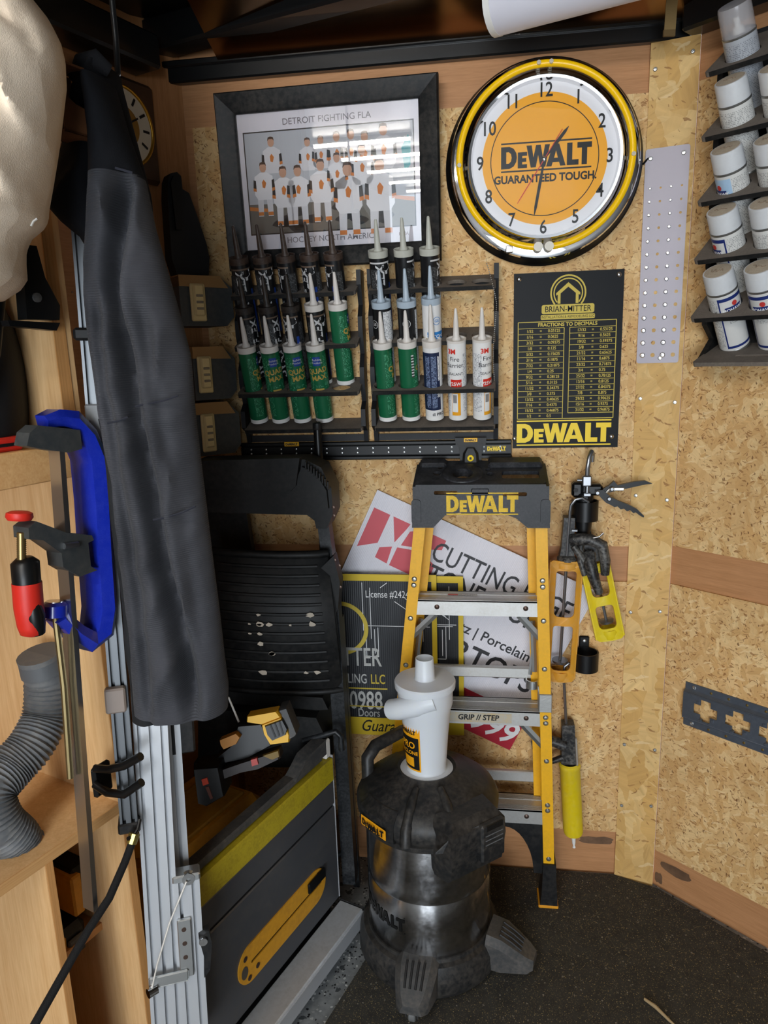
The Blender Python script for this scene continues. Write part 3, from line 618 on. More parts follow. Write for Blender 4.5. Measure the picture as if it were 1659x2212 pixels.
def tube_thing(kind,label,x,base_off,base_z,group,turn=0,noz=1.0,z_lift=0):
    r=.0240; h=.213
    t=thing('caulk_tube',label,'caulk tube',wpt('B',x,.0075+base_off,base_z)+Vector((0,-z_lift*math.sin(TAU),z_lift*math.cos(TAU))),(TAU,0,0),group)
    cap,nz,body={'brown':(M_nb,M_nb,M_tb),'dark':(M_nbk,M_nbk,M_tb),'grey':(M_ng,M_ng,M_tb),'dapw':(M_nw,M_nw,M_tb),'green':(M_nw,M_nw,M_tg),'sil':(M_nt,M_nt,M_tb),'silc':(M_nt,M_nt,M_tw),'navy':(M_nw,M_nw,M_tw),'fire':(M_nw,M_nw,M_tw)}[kind]
    ch=.016 if kind!='fire' else .006
    obj('body',B().lathe([(r*.92,0),(r*.98,.003),(r*.98,.010),(r,.010),(r,h-ch)],28),body,t)
    obj('base_ring',B().lathe([(r*.9,-.002),(r*1.015,-.002),(r*1.015,.009),(r*1.0,.009)],28),cap if kind in('brown','dark') else M_white,t)
    obj('cap',B().lathe([(r*1.0,h-ch),(r*1.03,h-ch),(r*1.04,h),(r*.93,h),(r*.92,h-.004),(r*.45,h-.0035),(.011,h+.001),(.0095,h+.004)],28),cap,t)
    L=.076*noz; obj('nozzle',B().lathe([(.0098,h-.002),(.0092,h+.004),(.0078,h+.006),(.0062,h+L*.55),(.0034,h+L*.97),(.002,h+L),(.0014,h+L),(.0014,h+L-.004),(0,h+L-.004)],16,T(.0,0,0)),nz,t)
    R=r+.0004; A=R_(turn)
    if kind in ('brown','dark','grey','dapw'):
        obj('label',patch(R,A-1.15,A-.22,.015,.17),M_fpw,t,60); obj('label',patch(R,A-.15,A+.15,.0,.001),M_tb,t,60)
        obj('label',patch(R,A-1.1,A+1.5,.184,.188,16),M_grw if kind=='grey' else tm('brown band','#6b5a4c',.5),t,60)
        onc('lettering','FLEX',.030,R+.0003,A+.10,.148,M_grw,t,.03,1.0,PI/2); onc('lettering','DYNA',.030,R+.0003,A+.10,.060,M_grw,t,.03,1.0,PI/2)
        o=bend(B().add(*filled([[(-.011,.012),(.011,.016),(.013,0),(.004,-.004),(.003,-.012),(-.003,-.012),(-.004,-.004),(-.013,-.002)],])),R+.0003,A+.75,.17); obj('emblem',o,M_grw,t,0)
        onc('lettering','DAP',.0125,R+.0007,A+.75,.174,M_tb,t,.03)
        obj('label',patch(R,A+1.05,A+1.35,.02,.135),M_blue,t,60); obj('label',patch(R,A-2.1,A-1.2,.02,.09),M_fpb,t,60)
        obj('label',patch(R,A+1.42,A+2.3,.015,.17),M_fpw,t,60)
    elif kind=='green':
        obj('label',patch(R,A-1.2,A-.25,.02,.185),M_fpg,t,60)
        obj('label',patch(R,A-.05,A+.75,.160,.184),M_blue,t,60); onc('lettering','Building\nProducts',.008,R+.0004,A+.40,.172,M_grw,t,.0)
        onc('lettering','QUAD\nMAX',.019,R+.0004,A+.36,.136,M_gold,t,.03,1,.12)
        obj('label',patch(R,A-.1,A+.8,.100,.108),M_fpg,t,60); obj('label',patch(R,A-.1,A+.85,.088,.097),M_gold,t,60)
        obj('label',patch(R,A+1.0,A+2.1,.02,.185),M_fpg,t,60); (obj('label',patch(R,A-1.30,A-1.0,.12,.18),M_fpb,t,60) if 'barcode' in label else None)
        onc('lettering','WHITE/BLANCO',.0052,R+.0012,A,.1945,M_ink,t,.0)
    elif kind in('sil','silc'):
        if kind=='sil':
            obj('label',patch(R,A-1.0,A+1.0,.0,.105,12),M_blue,t,60); onc('lettering','SUPREME',.0105,R+.0005,A,.110,M_grw,t,.02); onc('lettering','SILICONE',.0125,R+.0005,A,.094,M_grw,t,.01); obj('label',patch(R+.0002,A-.7,A+.7,.030,.075,10),M_fpl,t,60)
            obj('label',patch(R,A+1.02,A+2.2,.01,.19,10),M_fpl,t,60); em,ink_=M_grw,M_tb
        else:
            obj('label',patch(R,-2.6,2.6,.0,.115,24),M_olive,t,60); onc('lettering','SILICONE',.0125,R+.0009,A,.118,M_tw,t,.01); obj('label',patch(R+.0003,A-.9,A+1.1,.106,.130,10),M_sky,t,60); em,ink_=M_sky,M_tw
        b=B().add(*filled([circ(0,0,.0105,24),circ(0,0,.0092,24)])); b.add(*words('GE',.010,.01)); obj('emblem',bend(b,R+.0006,A+(.15 if kind=='silc' else 0),.158),em,t,0)
    elif kind=='navy':
        obj('label',patch(R,A-1.3,A+.85,.028,.185,16),M_tn,t,60); obj('label',patch(R+.0002,A-.75,A-.25,.035,.175),M_fpn,t,60); obj('label',patch(R+.0002,A-.1,A+.45,.035,.175),M_fpn,t,60); obj('label',patch(R+.0002,A+.6,A+.8,.11,.175),M_fpl,t,60)
        onc('lettering','8888',.011,R+.0004,A+.62,.075,M_white,t,.02,1,-PI/2); onc('lettering','ıll PRO',.012,R+.0004,A+.55,.016,M_ink,t,.02)
    elif kind=='fire':
        obj('label',patch(R,A-1.4,A-.35,.02,.18),M_fpl,t,60); obj('label',patch(R,A+1.2,A+2.2,.02,.18),M_fpl,t,60)
        obj('label',patch(R,A-.2,A+1.0,.088,.112,10),M_redl,t,60); onc('lettering','CP25WB+',.013,R+.0005,A+.40,.100,M_white,t,.02)
        obj('label',patch(R,A-.1,A+.85,.012,.078,10),M_yor,t,60); obj('label',patch(R+.0002,A-.05,A+.55,.022,.074,10),M_white,t,60); obj('label',patch(R+.0004,A+.05,A+.45,.048,.070,6),tm('grey picture','#8a8785',.5),t,60)
        onc('lettering','3M',.017,R+.0005,A-.02,.186,M_redl,t,.04); onc('lettering','Fire\nBarrier',.0165,R+.0005,A+.28,.158,M_ink,t,.0); onc('lettering','SEALANT',.010,R+.0005,A+.34,.127,M_ink,t,.0)
    return t
ORD=['first','second','third','fourth','fifth']
ZB=[ZF[k+1]+.026 for k in range(3)]
for i in range(5): tube_thing('brown',f'charcoal caulk tube with brown nozzle, {ORD[i]} from left, top row, left rack',HXL[i],.028,ZB[0],'brown nozzle caulk tubes',[5,5,-65,-40,-75][i])
for i in range(3): tube_thing('dark',f'dark caulk tube with near black nozzle, {ORD[i]} from left, middle row, left rack',HXL[i]+.006,.028,ZB[1],'black nozzle caulk tubes',[60,55,-35][i])
tube_thing('dapw','charcoal caulk tube with white nozzle, middle row of the left rack',HXL[3]+.006,.028,ZB[1],None,18)
tube_thing('green','green caulk tube with white nozzle, alone in the middle row',HXL[4]+.006,.028,ZB[1],'green caulk tubes',75)
for i in range(4): tube_thing('green',f'green caulk tube with white nozzle, {ORD[i]} from left, bottom row, left rack',HXL[i]+.004,.028,ZB[2],'green caulk tubes',[75,5,12,-12][i])
for i in range(3): tube_thing('grey',f'charcoal caulk tube with pale grey nozzle, {ORD[i]} from left, top row, rack by clock',HXR[i],.028,ZB[0],'grey nozzle caulk tubes',[8,85,70][i],.95)
tube_thing('sil','sealant tube with blue grey nozzle, leftmost in the middle row, rack by clock',HXR[0]+.004,.028,ZB[1],'silicone tubes',-45)
tube_thing('sil','sealant tube with black and blue label, second in middle row, rack by clock',HXR[1]+.004,.028,ZB[1],'silicone tubes',0)
tube_thing('silc','clear sealant tube showing olive filling, third in middle row, rack by clock',HXR[2]+.002,.028,ZB[1]+.004,'silicone tubes',25)
tube_thing('green','green caulk tube, first from left in the bottom row, rack by clock',HXR[0]+.004,.028,ZB[2],'green caulk tubes',80)
tube_thing('green','green caulk tube with white barcode, second in the bottom row, rack by clock',HXR[1]+.003,.028,ZB[2],'green caulk tubes',100)
tube_thing('navy','white caulk tube with navy label and long nozzle, bottom row, rack by clock',HXR[2]+.002,.028,ZB[2],None,0,1.15)
tube_thing('fire','white caulk tube with red dot, fourth in the bottom row, rack by clock',HXR[3],.028,ZB[2],'white and amber sealant tubes',-28)
tube_thing('fire','white caulk tube with red and black lettering, rightmost in the bottom row',HXR[4],.028,ZB[2],'white and amber sealant tubes',18)
# ================================================================ e-track rail on the right wall
x0,zt=loc('R',1481,1474,.012); zt=.678; zb=.553
et=wallthing('logistic_track','grey steel cargo track with cross shaped slots on right wall','cargo track','R',.066,zb,.0075)
EL=.62; EH=zt-zb; M_et=mat('gunmetal track','#626a76',.42,.6,dust=.2,dustcol='#8c9098')
def cross(x,z,k): 
    a,b_=.0115*k,.026*k
    return [(x-a,z+b_),(x+a,z+b_),(x+a,z+a),(x+b_*1.05,z+a),(x+b_*1.05,z-a),(x+a,z-a),(x+a,z-b_),(x-a,z-b_),(x-a,z-a),(x-b_*1.05,z-a),(x-b_*1.05,z+a),(x-a,z+a)]
cs=[.062+.084*i for i in range(6)]
v,f=filled([[(0,.024),(EL,.024),(EL,EH-.024),(0,EH-.024)]]+[cross(x,EH/2,1.15) for x in cs],.002)
obj('track_face',B().add(v,f,T(0,-.012,0)@WALL),M_et,et,0)
for s0,s1,nm in ((0,.020,1),(EH-.020,EH,-1)):
    b=B().box(0,EL,-.003,0,s0,s1); 
    ya,yb=(.020,.026) if nm==1 else (EH-.020,EH-.026)
    b.loft([[(x,-.0005,ya-.002*nm),(x,-.003,ya-.002*nm),(x,-.014,yb),(x,-.012,yb+.003*nm)] for x in (0,EL)]); obj('track_flange',b,M_et,et,0)
for x in cs:
    for sx,sz in ((-.02,.02),(.02,-.02),(-.012,-.03)):
        obj('slot_tab',B().box(x+sx-.004,x+sx+.004,-.016,-.006,EH/2+sz-.004,EH/2+sz+.004,.001),M_et,et)
rm2=B().lathe([(.0034,0),(.0034,.0012),(0,.0022)],12); rm2.v=[(x,-z,y) for x,y,z in rm2.v]; brs_me=meshes(rm2,'screw',mat('brass screw','#a58d56',.35,.9)); 
for i in range(9):
    for z in (.010,EH-.010): 
        child('screw',brs_me if i else scr_me,et,(.024+i*.046,-.003,z))

# ================================================================ spray can rack on the right wall
T2=R_(35); SO=.135
cz_=[]; 
for px,py in ((1520,160),(1512,300),(1503,440),(1494,565),(1487,690)): cz_.append(loc('R',px,py,SO+.0075)[1])
zb0=loc('R',1490,792,.09)[1]
xl=sum(loc('R',px,py,SO+.0075)[0] for px,py in ((1520,160),(1512,300),(1503,440),(1494,565),(1487,690)))/5
CW=.36
sr_=wallthing('spray_can_rack','black stepped rack of white spray cans on the right wall','rack','R',xl+CW/2,zb0,.0075)
ztop=cz_[0]-zb0+.10
pts=[(0,0),(.10,0),(.10,.006)]
for z in reversed(cz_): 
    zz=z-zb0; pts+=[(.035,zz-.045),(.075,zz-.012),(.075,zz+.028),(.04,zz+.03)]
pts+=[(.03,ztop),(0,ztop)]
for sg in (-1,1):
    X=sg*(CW/2-.008); obj('side_panel',B().prism(pts,X-.006,X+.006,Matrix(((0,0,1,0),(-1,0,0,0),(0,1,0,0),(0,0,0,1)))),M_bplast,sr_,20)
obj('back_panel',B().box(-CW/2+.01,CW/2-.01,-.005,0,0,ztop),mat('black back board','#0d0d0e',.7),sr_,0)
dep=(SO)/math.cos(T2); hxs=[-CW/2+.062+.088*i for i in range(4)]
for z in cz_:
    sh=holedshelf(CW,dep,[(x,dep-.052) for x in hxs],.0352,.012); o=obj('shelf',sh,M_dust,sr_,30); o.location=(0,0,z-zb0+dep*math.sin(T2)); o.rotation_euler=(T2,0,0)
    obj('shelf_edge',B().box(-CW/2+.012,CW/2-.012,-dep-.0006,-dep+.0012,-.0095,.0003),M_bplast,o,0)
v,f=filled([rrect(-CW/2+.01,CW/2-.01,0,.135,.01),rrect(-.09,CW/2-.03,.085,.100,.007)],.009); o=obj('shelf',B().add(v,f,Matrix.Rotation(PI,4,'X')@T(0,0,.0045)),M_dust,sr_,30); o.location=(0,-.002,.052); o.rotation_euler=(R_(18),0,0)
M_can=mat('white can','#d7d6d2',.35,coat=.2); M_cap=mat('white cap','#d2d4d6',.45,dust=.15); M_capt=mat('dusty cap top','#b9ab97',.8,dust=.5,dustcol='#8d7c66',dscale=40)
M_cprint=fineprint('fine print on can','#d4d3cf','#9a9a98',.0034,.5); M_navy=mat('navy print','#1e2f6d',.4); M_lblue=mat('pale blue print','#a9c6e0',.4); M_cred=mat('red print','#c23a35',.45)
M_clr=mat('clear grey cap','#c7c4c6',.12,alpha=.45); M_rim=mat('can rim','#8f8f8c',.35,.8); M_scrib=mat('pencil scribble','#8b7763',.8); M_wprint=mat('white print','#e9e9e9',.5)
def can(label,x,zrow,turn,style,seed):
    r=.0325; h=.150
    # base rests behind the shelf below; axis leans out by T2 and passes the hole of its own shelf
    lx=xl+CW/2+x; dz=dep*math.sin(T2); hy=dep-.052       # distance of hole from shelf back edge along the slope
    ctr=Vector((0,-hy*math.cos(T2),zrow+dz-hy*math.sin(T2))); down=.108
    base=ctr-Vector((0,-math.sin(T2),math.cos(T2)))*down
    o_,t_,n_=axes('R'); wl=o_+t_*lx+n_*(.0075-base.y)+Vector((0,0,base.z))
    c=thing('spray_can',label,'spray can',wl,(T2,0,th('R')),'white spray cans')
    obj('can_body',B().lathe([(r*.9,0),(r,.004),(r,h-.004)],28),M_can if style!='clear' else mat('grey can','#a9adb3',.4),c)
    obj('base_rim',B().lathe([(r*.95,-.003),(r*1.02,-.002),(r*1.02,.003),(r,.004)],28),M_rim,c)
    obj('neck_rim',B().lathe([(r,h-.004),(r*1.02,h-.003),(r*1.02,h),(r*.9,h+.002)],28),M_rim,c)
    if style=='clear':
        obj('cap',B().lathe([(r*1.0,h-.002),(r*.98,h+.05),(r*.93,h+.055),(0,h+.055)],28),M_clr,c); obj('nozzle',B().lathe([(.012,h),(.011,h+.012),(.006,h+.014),(.006,h+.03),(0,h+.03)],14),M_white,c)
    else:
        obj('cap',B().lathe([(r*.99,h+.001),(r*.97,h+.040),(r*.95,h+.043),(r*.86,h+.0435)],28),M_cap,c); obj('cap_top',B().lathe([(r*.87,h+.0433),(0,h+.0440)],28),M_capt,c,60)
        random.seed(seed); pts=[(-.014+.003*i,random.uniform(-.006,.006),h+.0446) for i in range(10)]; obj('scribble',B().sweep(pts,.0007,5),M_scrib,c)
    A=R_(turn); R=r+.0004
    if style in('plain','clear'):
        obj('label',patch(R,-2.2,2.2,.01,h-.012,24),M_cprint if style=='plain' else fineprint('fine print on grey','#a9adb3','#7d8188',.0034,.5),c,60)
    else:
        m2=M_navy if style=='navy' else M_lblue
        if style=='navy':
            obj('label_band',patch(R,A-.95,A+.95,h-.018,h-.010,14),m2,c,60); obj('label_band',patch(R,A-.95,A-.85,.012,h-.01,3),m2,c,60); obj('label_band',patch(R,A+.85,A+.95,.012,h-.01,3),m2,c,60); obj('label_band',patch(R,A-.95,A+.95,.010,.016,14),m2,c,60)
        else: obj('label_band',patch(R,A-.95,A+.95,.012,h-.010,14),m2,c,60)
        obj('label',patch(R,A+1.0,A+2.4,.012,h-.012,12),M_cprint,c,60); obj('label',patch(R,A-2.4,A-1.0,.012,h-.012,12),M_cprint,c,60)
        obj('logo_plate',patch(R+.0003,A-.58,A+.58,h-.050,h-.034,10),M_navy,c,60); onc('lettering','MOHAWK',.0105,R+.0006,A,h-.042,M_wprint,c,.03)
        b=B().prism(circ(0,h-.028,.006,10),0,.0003); obj('emblem',bend(b,R+.0004,A+.10,0),M_cred,c,0)
        obj('label',patch(R+.0002,A-.45,A+.45,h-.075,h-.060,8),M_cprint,c,60)
        b=B()
        for i in range(9): b.add(*filled([[(-.001,-.0045+.001*i),(.005,-.0045+.001*i),(.005,-.0040+.001*i),(-.001,-.0040+.001*i)]]))
        obj('barcode',bend(b,R+.0006,A-1.25,h-.045),M_ink,c,0)
    return c
RW=['top','second','third','fourth','bottom']
can('spray can with clear cap in the top row of the wall rack',hxs[0],cz_[0],0,'clear',1)
styles=[['plain','plain','plain','plain'],['blue','blue','plain','plain'],['navy','plain','navy','plain'],['navy','navy','plain','navy']]
turns=[[0,0,0,0],[-35,75,0,0],[-40,0,20,0],[55,5,40,20]]
CO=['nearest the corner','second from the corner','third from the corner','fourth from the corner']
for i in range(4):
    for j in range(3 if i<3 else 3):
        can(f'white capped spray can, {RW[i+1]} row of the wall rack, {CO[j]}',hxs[j],cz_[i+1],turns[i][j],styles[i][j],10+i*4+j)

# ================================================================ yard signs behind the ladder
M_cor=mat('white corrugated plastic','#dcdae0',.5,bump=.0); M_inkg=mat('charcoal print','#26262a',.5); M_pink=mat('red print on sign','#c9525c',.5); M_crim=mat('crimson print','#b01f33',.5)
def corr(base,pitch=.0045,rough=.45):
    q=N('corrugated sheet '+base); v=q.co(); s=q.n('ShaderNodeSeparateXYZ',ins={0:v}); w=q.math('SINE',q.math('MULTIPLY',s.outputs[0],6.283/pitch))
    q.p.inputs['Base Color'].default_value=lin(base); q.p.inputs['Roughness'].default_value=rough; q.bump(w,.35,.0006); return q.m
ang=math.atan2(912-1197,283+303); ax,az=-.303,1.197
sw=thing('yard_sign','white corrugated sign tilted behind the ladder with red phone band','sign',(ax,-.014,az),(0,-R_(-25.5)*1,0))
sw.rotation_euler=(0,R_(25.5),0)
SW,SH=.672,.550
obj('sheet',B().box(0,SW,-.004,0,-SH,0),corr('#dddbe2'),sw,0)
def onsign(pl,m,name,par,y=-.0045):
    b=B()
    for p in pl: b.add(*filled([p]),T(0,y,0)@WALL)
    return obj(name,b,m,par,0)
onsign([[(0,-SH),(SW,-SH),(SW,-SH+.120),(0,-SH+.120)]],M_crim,'phone_band',sw)
obj('lettering',wtext('999',.098,SW-.078,-.0050,-SH+.046,.02,'CENTER',.95,.2),M_wprint,sw,0)
onsign([[(.012,-.050),(.062,-.050),(.062,-.140),(.012,-.175)],[(.072,-.050),(.125,-.050),(.120,-.070),(.105,-.118)],[(.132,-.070),(.165,-.050),(.235,-.050),(.235,-.080),(.20,-.095),(.125,-.118)],[(.072,-.150),(.104,-.132),(.110,-.185),(.072,-.182)],[(.118,-.128),(.20,-.105),(.20,-.186),(.118,-.186)],[(.208,-.12),(.236,-.13),(.236,-.186),(.208,-.186)]],M_pink,'emblem',sw)
obj('lettering',wtext('CUTTING EDGE',.082,.212,-.0050,-.092,.004,'LEFT',.72),M_inkg,sw,0)
obj('lettering',wtext('STONE WORK',.082,.200,-.0050,-.160,.010,'LEFT',.76),M_inkg,sw,0)
obj('lettering',wtext('Granite | Quartz | Porcelain',.043,.596,-.0050,-.262,.012,'RIGHT',.95),M_inkg,sw,0)
obj('lettering',wtext('COUNTERTOPS',.092,.640,-.0050,-.335,.014,'RIGHT',.92),M_inkg,sw,0)
def darksign(name,label,x1,y,z0,w,h,texts):
    s=thing(name,label,'sign',(x1,y,z0)); obj('sheet',B().box(-w,0,-.004,0,0,h),corr('#24262a',.006),s,0)
    bw_=.024; b=[]
    for p in ([(-w,0),(0,0),(0,.056),(-w,.056)],[(-w,h-.020),(0,h-.020),(0,h),(-w,h)],[(-.014,.056),(0,.056),(0,h-.02),(-.014,h-.02)],[(-w,.056),(-w+.014,.056),(-w+.014,h-.02),(-w,h-.02)]):
        onsign([p],M_ysign,'border',s)
    return s
M_ysign=mat('yellow print on sign','#d8b925',.5); M_lgrey=mat('worn white print','#bdbdb8',.55,dust=.3,dustcol='#3a3b3d',dscale=60)
s2=darksign('yard_sign','black yard sign with yellow border, rear of two, right edge showing',-.066,-.030,.462,.55,.49,0)
s1=darksign('yard_sign','black yard sign with yellow border and licence number, front of two',-.140,-.045,.460,.56,.50,0)
def lines(pl,par,t=.0018):
    b=B()
    for x0_,z0_,x1_,z1_ in pl:
        d=Vector((x1_-x0_,0,z1_-z0_)); n=Vector((-d.z,0,d.x)).normalized()*t/2; p=Vector((x0_,-.0046,z0_)); e=Vector((x1_,-.0046,z1_)); b.add([p-n,e-n,e+n,p+n],[(0,1,2,3)])
    return obj('drawing_lines',b,M_wprint,par,0)
for s,dx in ((s1,0),(s2,.0)):
    lines([(-.212,.33,-.212,.475),(-.19,.305,-.19,.46),(-.20,.345,-.02,.345),(-.205,.34,-.205,.25),(-.17,.34,-.17,.25),(-.205,.25,-.17,.25),(-.18,.335,-.18,.26),(-.12,.42,-.05,.37),(-.09,.43,-.04,.39),(-.06,.375,-.04,.36),(-.04,.30,-.04,.46),(-.14,.475,-.16,.46)],s)
lines([(-.098,.34,-.03,.34),(-.085,.34,-.085,.24),(-.05,.34,-.05,.24),(-.085,.24,-.05,.24),(-.06,.33,-.06,.25),(-.08,.15,-.05,.135),(-.08,.115,-.05,.135)],s2)
obj('lettering',wtext('License #24240',.030,-.155+.02,-.0048,.440,.0,'CENTER',.72),M_wprint,s1,0)
obj('lettering',wtext('MITTER',.080,-.163,-.0048,.245,.012,'RIGHT',.62),M_lgrey,s1,0)
obj('lettering',wtext('REMODELING',.042,-.207,-.0048,.178,.010,'RIGHT',.62),M_lgrey,s1,0); obj('lettering',wtext('LLC',.042,-.153,-.0048,.178,.010,'RIGHT',.62),M_goldink,s1,0)
obj('lettering',wtext('01-0988',.080,-.163,-.0048,.108,.015,'RIGHT',.62),M_lgrey,s1,0)
obj('lettering',wtext('Doors',.036,-.172,-.0048,.070,.004,'RIGHT',.7),M_lgrey,s1,0)
obj('lettering',wtext('Guarantee',.052,-.055,-.0049,.028,.006,'RIGHT',.8,.35),M_ink,s1,0)
obj('rule_line',B().box(-.35,-.148,-.0049,-.0046,.147,.151),M_goldink,s1,0); obj('rule_line',B().box(-.35,-.148,-.0049,-.0046,.090,.0935),M_goldink,s1,0)
obj('blank_label',B().box(-.098,-.03,-.0049,-.0045,.075,.145),M_wprint,s1,0)
b=B(); v,f=filled([circ(-.28,.335,.082,48),circ(-.28,.335,.070,48)]); b.add(v,f,T(0,-.0047,0)@WALL); obj('ring_emblem',b,M_goldink,s1,0)

# ================================================================ caulk guns and cup holders
def holder(label,px,py,z):
    x,_=loc('B',px,py,.04); h=wallthing('cup_holder',label,'holder','B',x,z,.0075,0,'black wall cup holders')
    pr=[(.034,.0),(.034,.052)]; b=B()
    b.lathe([(.030,0),(.035,0),(.035,.052),(.031,.052),(.030,.0)],28,T(0,-.043,0)); obj('cup',b,M_blk2,h)
    obj('back_plate',B().box(-.014,.014,-.008,0,0,.082,.003),M_blk2,h); child('screw',scr_me,h,(0,-.008,.069)); return h
holder('black wall cup holder under the silver hooks, upper one',1262,1100,1.120)
holder('black wall cup holder below the guns, lower one',1264,1415,.692)
M_gy=mat('amber gun frame','#d99a2e',.4,dust=.25,dustcol='#c8b48e'); M_gy2=mat('bright yellow gun frame','#e0c81c',.4,dust=.15,dustcol='#c9c08e'); M_rod=mat('grey steel rod','#8d8f92',.32,.9); M_gb=mat('black gun handle','#17181a',.42,dust=.3,dustcol='#b9b5ac',dscale=16)
def gun_frame(par,w,h,m,n=2,d=.05):
    """half-cylinder cradle with windows: front wall with rounded openings, side flanges, end cup"""
    wins=[]; ww=w/2-.19*w; gap=.026; hh=(h-.062-gap*(n-1))/n
    for k in range(n): wins.append(rrect(-ww,ww,-h+.036+k*(hh+gap),-h+.036+k*(hh+gap)+hh,.012))
    v,f=filled([rrect(-w/2,w/2,-h,0,.012)]+wins,.003)
    # bend the sheet into a shallow trough
    b=B(); bb=B().add(v,f); bm=bmesh.new(); me=bb.mesh('x'); bm.from_mesh(me); bmesh.ops.triangulate(bm,faces=bm.faces); 
    bmesh.ops.subdivide_edges(bm,edges=[e for e in bm.edges if e.calc_length()>.015],cuts=2); 
    R=.060; bm.verts.index_update(); vv=[]
    for q in bm.verts: a=q.co.x/R; vv.append(((R+q.co.z)*math.sin(a),-(R+q.co.z)*math.cos(a)+R-.034,q.co.y))
    ff=[tuple(x.index for x in p.verts) for p in bm.faces]; bm.free(); b.add(vv,ff); obj('cradle',b,m,par,40)
    xe=R*math.sin(w/2/R); ye=-R*math.cos(w/2/R)+R-.034
    for sg in (-1,1): obj('side_flange',B().box(sg*xe-.003,sg*xe+.003,ye-.002,ye+.016,-h+.004,-.006,.0015),m,par)
    obj('end_cup',B().lathe([(.0,-h),(.024,-h),(.027,-h+.006),(.027,-h+.028),(.025,-h+.028),(.024,-h+.004),(0,-h+.004)],24,T(0,-.010,0)),m,par)
    obj('collar',B().lathe([(.026,-.002),(.030,-.006),(.030,-.020),(.027,-.022)],24,T(0,-.010,0)),m,par)
# gun 1: amber
def pos(px,py,off): 
    x,z=loc('B',px,py,off); return x,z
x,z=pos(1224,1207,.07)
g=thing('caulk_gun','amber caulking gun with black trigger grip beside the ladder','caulk gun',(x,-.062,z),(R_(2),R_(2),0))
gun_frame(g,.090,.352,M_gy)
obj('push_rod',B().sweep([(0,-.012,-.30),(0,-.012,.13),(.002,-.012,.150),(.012,-.012,.165),(.028,-.012,.169),(.044,-.010,.160),(.052,-.008,.142)],.0042,10),M_rod,g)
obj('plunger',B().lathe([(.021,-.300),(.022,-.294),(0,-.292)],20,T(0,-.010,0)),M_rod,g)
def grip(par,sgn=1,flip=1):
    obj('receiver',B().prism([(-.020,.006),(.020,.006),(.016,.030),(.014,.115),(-.014,.115),(-.016,.03)],-.028,.002,T(0,0,0)@WALL@T(0,0,.012)),M_gb,par,30)
    obj('collar_nut',B().lathe([(.026,-.004),(.026,.004),(.020,.010),(0,.010)],24,T(0,-.010,0)),M_gb,par)
    obj('handle',B().sweep([(sgn*.006,-.014,.055),(sgn*.030,-.022,.060),(sgn*.055,-.028,.062),(sgn*.085,-.034,.050),(sgn*.095,-.036,.010),(sgn*.098,-.036,-.03)],[.016,.017,.016,.0155,.014,.011],12),M_gb,par,50)
    obj('trigger',B().sweep([(sgn*.014,-.020,.040),(sgn*.030,-.026,.020),(sgn*.052,-.030,-.012),(sgn*.068,-.032,-.040)],[.009,.010,.009,.007],10),M_gb,par,50)
    obj('trigger_wire',B().sweep([(sgn*.012,-.03,.062),(sgn*.05,-.036,.066),(sgn*.075,-.042,.075),(sgn*.085,-.04,.085)],.0022,8),M_rod,par)
    obj('release_tab',B().box(sgn*.006,sgn*.022,-.022,-.006,.080,.086,.001),M_rod,par)
grip(g)
# gun 2: bright yellow, tilted
x,z=pos(1282,1212,.05)
g=thing('caulk_gun','bright yellow caulking gun hanging tilted next to the chipboard strip','caulk gun',(x,-.045,z),(0,R_(-13),0))
gun_frame(g,.078,.222,M_gy2)
obj('push_rod',B().sweep([(0,-.012,-.17),(0,-.012,.12),(.004,-.012,.142),(.016,-.010,.152),(.030,-.008,.148)],.0042,10),M_rod,g); obj('plunger',B().lathe([(.019,-.176),(.020,-.170),(0,-.166)],20,T(0,-.010,0)),M_rod,g)
obj('receiver',B().prism([(-.022,.0),(.018,.0),(.014,.05),(.004,.11),(-.018,.112),(-.016,.05)],-.026,.004,WALL@T(0,0,.012)),M_gb,g,30)
obj('handle',B().sweep([(-.008,-.030,.030),(-.014,-.048,.012),(-.012,-.052,-.030),(-.006,-.054,-.075)],[.017,.018,.015,.011],12),M_gb,g,50)
obj('trigger',B().sweep([(-.024,-.030,.06),(-.036,-.045,.02),(-.034,-.05,-.02)],[.009,.009,.007],10),M_gb,g,50)
# gun 3: lower, holding a cartridge
x,z=pos(1231,1650,.06)
g=thing('caulk_gun','yellow and black caulking gun loaded with a tube, lowest on the wall','caulk gun',(x,-.050,z),(0,R_(-4),0))
b=B().lathe([(.027,-.225),(.029,-.215),(.029,-.012),(.031,-.010),(.031,.0),(.026,.004)],28,T(0,-.006,0),R_(-150),R_(70)); obj('cradle',b,M_gy2,g,50)
obj('cradle_end',B().lathe([(.008,-.232),(.026,-.228),(.028,-.21),(.027,-.21)],24,T(0,-.006,0)),M_gy2,g)
obj('loaded_tube',B().lathe([(.0235,-.222),(.0235,.0)],24,T(0,-.006,0)),M_tb,g); obj('tube_label',patch(.0239,R_(40),R_(85),-.15,-.05).__class__().add(*(lambda p:(p.v,p.f))(put(patch(.0239,R_(30),R_(85),-.15,-.05),T(0,-.006,0)))),M_fpl,g,60)
obj('tube_end',B().lathe([(.0246,-.222),(.0246,-.205)],24,T(0,-.006,0),R_(35),R_(90)),M_white,g)
obj('nozzle',B().lathe([(.0075,-.228),(.005,-.262),(.003,-.270),(.005,-.276),(.001,-.280)],12,T(0,-.006,0)),M_white,g)
obj('receiver',B().prism([(-.025,.0),(.022,.0),(.018,.06),(.018,.125),(-.016,.125),(-.02,.06)],-.03,.006,WALL@T(0,0,.012)),M_gb,g,30)
obj('release_bar',B().box(.016,.022,-.03,-.018,.004,.09,.002),mat('scuffed grey bar','#a9a59e',.5,.5),g)
